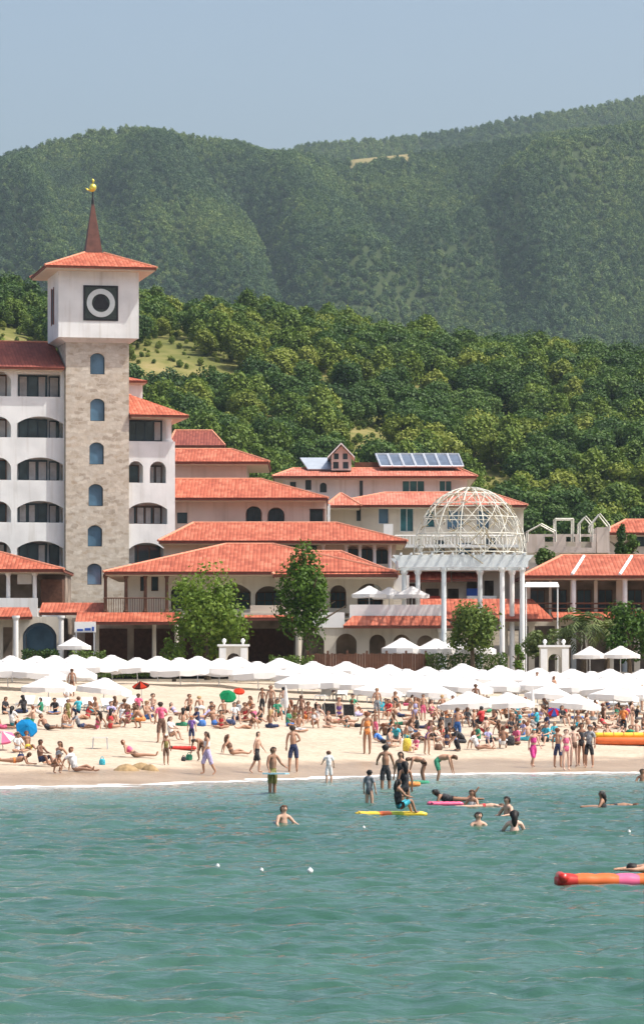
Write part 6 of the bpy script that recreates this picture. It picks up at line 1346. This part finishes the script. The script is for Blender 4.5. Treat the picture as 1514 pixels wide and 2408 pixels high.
bag(976, 1740, .62, .34, 'black', 'big black bag in the dark crowd right of centre')
bag(1196, 1754, .55, .5, 'black', 'round black bag left of the girl with the turquoise cap')
bag(241, 1800, .26, .28, 'turquoise', 'small turquoise bucket alone on the wet sand at left', 'bucket', 'bucket')
bag(445, 1788, .3, .26, 'green', 'mint green bag under the green and red lilo')
bag(432, 1790, .2, .2, 'black', 'small black pouch on the sand left of the mint bag')
bag(50, 1786, .3, .25, 'navy', 'navy pouch on the sand beside the child in white')
bag(212, 1676, .4, .35, 'turquoise', 'pale turquoise bag in the shade of the left front umbrella')
bag(1030, 1764, .4, .3, 'brown', 'brown bag on the sand below the boy in blue shorts')
def folding_chair(px, py, col, label):
    X, Y, z = pb(px, py); o = thing('beach_chair', label, 'chair', (X, Y, z)); del ROOT_INV[o.name]; o.rotation_euler.z = pi*.95
    mb = MB(); mb.box(-.28, .28, -.28, .22, .26, .29); mb.build('seat', CLOTH[col], o)
    mb = MB(); q = [V3(-.28, .22, .28), V3(.28, .22, .28), V3(.28, .42, .85), V3(-.28, .42, .85)]; d = V3(0, .03, 0); mb.add(q+[v+d for v in q], [(0, 1, 2, 3), (7, 6, 5, 4), (0, 4, 5, 1), (1, 5, 6, 2), (2, 6, 7, 3), (3, 7, 4, 0)]); mb.build('backrest', CLOTH[col], o)
    for sx_ in (-1, 1):
        mb = MB(); mb.tube([(sx_*.3, -.3, -.03), (sx_*.3, .2, .3), (sx_*.3, .43, .88)], .018, 6); mb.tube([(sx_*.3, .3, -.03), (sx_*.3, -.25, .28)], .018, 6); mb.build('frame', M['alu'], o)
folding_chair(778, 1692, 'black', 'black folding beach chair left of the woman in purple')
folding_chair(822, 1694, 'black', 'black folding beach chair right of the woman in purple')
folding_chair(1060, 1728, 'grey', 'grey folding beach chair behind the boy in blue shorts')
def towel(px, py, L, wd, col, label, yaw=0.0):
    X, Y, z = pb(px, py); o = thing('beach_towel', label, 'towel', (X, Y, z), yaw); n = 10; vs = []
    for j in range(5):
        for i in range(n):
            x = L*(i/(n-1)-.5); y = wd*(j/4-.5); c, s_ = cos(yaw), sin(yaw); gx, gy = X+c*x-s_*y, Y+s_*x+c*y
            vs.append((x, y, float(z_beach(gx, gy))-z+.07+.025*sin(3.1*x+1.7*y)))
    fs = [(j*n+i, j*n+i+1, (j+1)*n+i+1, (j+1)*n+i) for j in range(4) for i in range(n-1)]; k = len(vs); vs += [(a, b, c-.02) for a, b, c in vs]; fs += [tuple(q+k for q in reversed(f_)) for f_ in fs]
    mb = MB(); mb.add(vs, fs); mb.build('cloth', CLOTH[col], o)
towel(775, 1704, 2.4, 1.1, 'lilac', 'long grey blue towel spread under the reddened sunbather')
towel(20, 1802, 1.9, .9, 'orange', 'orange towel under the tanned sunbather at the left edge')
towel(540, 1780, 1.2, 1.3, 'white', 'white towel under the woman sitting alone on the bare sand')
towel(318, 1784, 2.0, .9, 'white', 'pale towel under the lone reclining sunbather')
towel(672, 1704, 1.8, .8, 'black', 'dark towel with shoes at the foot of the folded umbrella')
towel(290, 1706, 2.6, 1.0, 'green', 'green towel under the left row of sunbathers')
towel(600, 1712, 2.2, 1.0, 'turquoise', 'turquoise towel below the women right of the red parasol')
towel(1160, 1762, 2.0, .9, 'white', 'white towel near the round black bag')
towel(1260, 1750, 1.8, .9, 'lilac', 'pale lilac towel behind the girl in the magenta skirt')
X, Y, z = pb(236, 1762); tb = thing('folding_table', 'low thin legged folding table on the bare sand at left', 'table', (X, Y, z)); del ROOT_INV[tb.name]
mb = MB(); mb.box(-.35, .35, -.25, .25, .5, .53); mb.build('tabletop', M['plastic'], tb)
for sx_ in (-1, 1):
    for sy_ in (-1, 1): mb = MB(); mb.tube([(sx_*.3, sy_*.2, .5), (sx_*.34, sy_*.22, -.06)], .016, 6); mb.build('leg', M['alu'], tb)
M['wetsand'] = mat('wet_sand_heap', (0.30, 0.21, 0.11), .95, .25, 5.0, bump=.5)
for i, (px, py, w_, lab) in enumerate([(298, 1812, .55, 'left heap of dug wet sand at the water line'), (332, 1810, .5, 'right heap of dug wet sand at the water line'), (352, 1812, .35, 'smallest heap of dug wet sand nearest the wading woman')]):
    X, Y, z = pb(px, py); o = thing('sand_heap', lab, 'sand heap', (X, Y, z)); del ROOT_INV[o.name]; mb = MB(); n = 16; r_ = random.Random(i); vs = []
    for j, (q, h_) in enumerate(((1, -.06), (.85, .06), (.6, .17), (.35, .25), (.05, .28))):
        for k in range(n): a = 2*pi*k/n; f_ = q*w_*(1+.18*sin(2*a+i)+r_.uniform(-.08, .08)); vs.append((f_*cos(a), f_*.8*sin(a), h_*(.8+.3*w_)+r_.uniform(-.02, .02)))
    mb.add(vs, [(j*n+k, j*n+(k+1) % n, (j+1)*n+(k+1) % n, (j+1)*n+k) for j in range(4) for k in range(n)] + [tuple(4*n+k for k in range(n))]); mb.build('mound', M['wetsand'], o, True)
X, Y, z = pw(641, 1872); o = thing('swim_board', 'pale blue board held level by the bather in olive shorts', 'board', (X+.1, Y-.3, .78)); del ROOT_INV[o.name]
mb = MB(); q = [(-.45, -.2), (.35, -.24), (.5, 0), (.35, .24), (-.45, .2)]; mb.wall([(a, b) for a, b in q], [], .05, 0); mb.v = [(a, c, b) for a, b, c in mb.v]; b = mb.build('deck', mat('pale_blue_foam', (.35, .55, .62), .5), o)
X, Y, z = pw(987, 1846); o = thing('swim_ring', 'small green swim ring in the shallows between the bending children', 'swim ring', (X, Y, .05)); del ROOT_INV[o.name]
mb = MB(); mb.tube([(.3*cos(2*pi*k/24), .3*sin(2*pi*k/24), .04) for k in range(24)], .085, 10, closed=True); mb.build('tube', CLOTH['green'], o, True)
X, Y, z = pw(966, 1850); o = thing('swim_ring', 'small orange swim ring beside the black haired woman in the shallows', 'swim ring', (X, Y, .05)); del ROOT_INV[o.name]
mb = MB(); mb.tube([(.28*cos(2*pi*k/24), .28*sin(2*pi*k/24), .05) for k in range(24)], .095, 10, closed=True); mb.build('tube', CLOTH['orange'], o, True)
for px, py, lab in ((512, 2044, 'smallest white float leftmost of the three on the open water'), (615, 2054, 'white float in the middle of the three on the open water'), (729, 2056, 'largest white float rightmost of the three on the open water'), (1478, 1962, 'lone white float on the water below the swimmers at right'), (855, 1952, 'white float on the water below the yellow lilo')):
    X, Y, z = pw(px, py); o = thing('float_buoy', lab, 'buoy', (X, Y, 0), group='white floats on the water'); del ROOT_INV[o.name]; s_ = .045 if px != 729 else .065
    mb = MB(); mb.lathe([(s_*.3, -s_), (s_*.85, -s_*.5), (s_, 0), (s_*.85, s_*.55), (s_*.35, s_*.95), (.02, s_)], (0, 0, .07), 12); b = mb.build('ball', M['white'], o, True)
    mb = MB(); mb.tube([(s_*.2*cos(k), s_*.2*sin(k), s_*1.05+.07) for k in np.linspace(0, 5.2, 6)], .012, 5, closed=True); mb.build('ring', M['alu'], o)
# ------------------------------------------------------------------ haze
def haze():
    mb = MB(); mb.box(-3200, 3200, -500, 5300, -12, 900)
    m = bpy.data.materials.new('haze_air'); m.use_nodes = True; t = m.node_tree
    t.nodes.remove(t.nodes['Principled BSDF'])
    v = N(t, 'ShaderNodeVolumePrincipled'); v.inputs['Density'].default_value = 0.000055; v.inputs['Color'].default_value = (0.70, 0.90, 1.0, 1); v.inputs['Anisotropy'].default_value = 0.2
    t.links.new(v.outputs[0], t.nodes['Material Output'].inputs['Volume'])
    tag(mb.build('haze', m), kind='stuff')
haze()
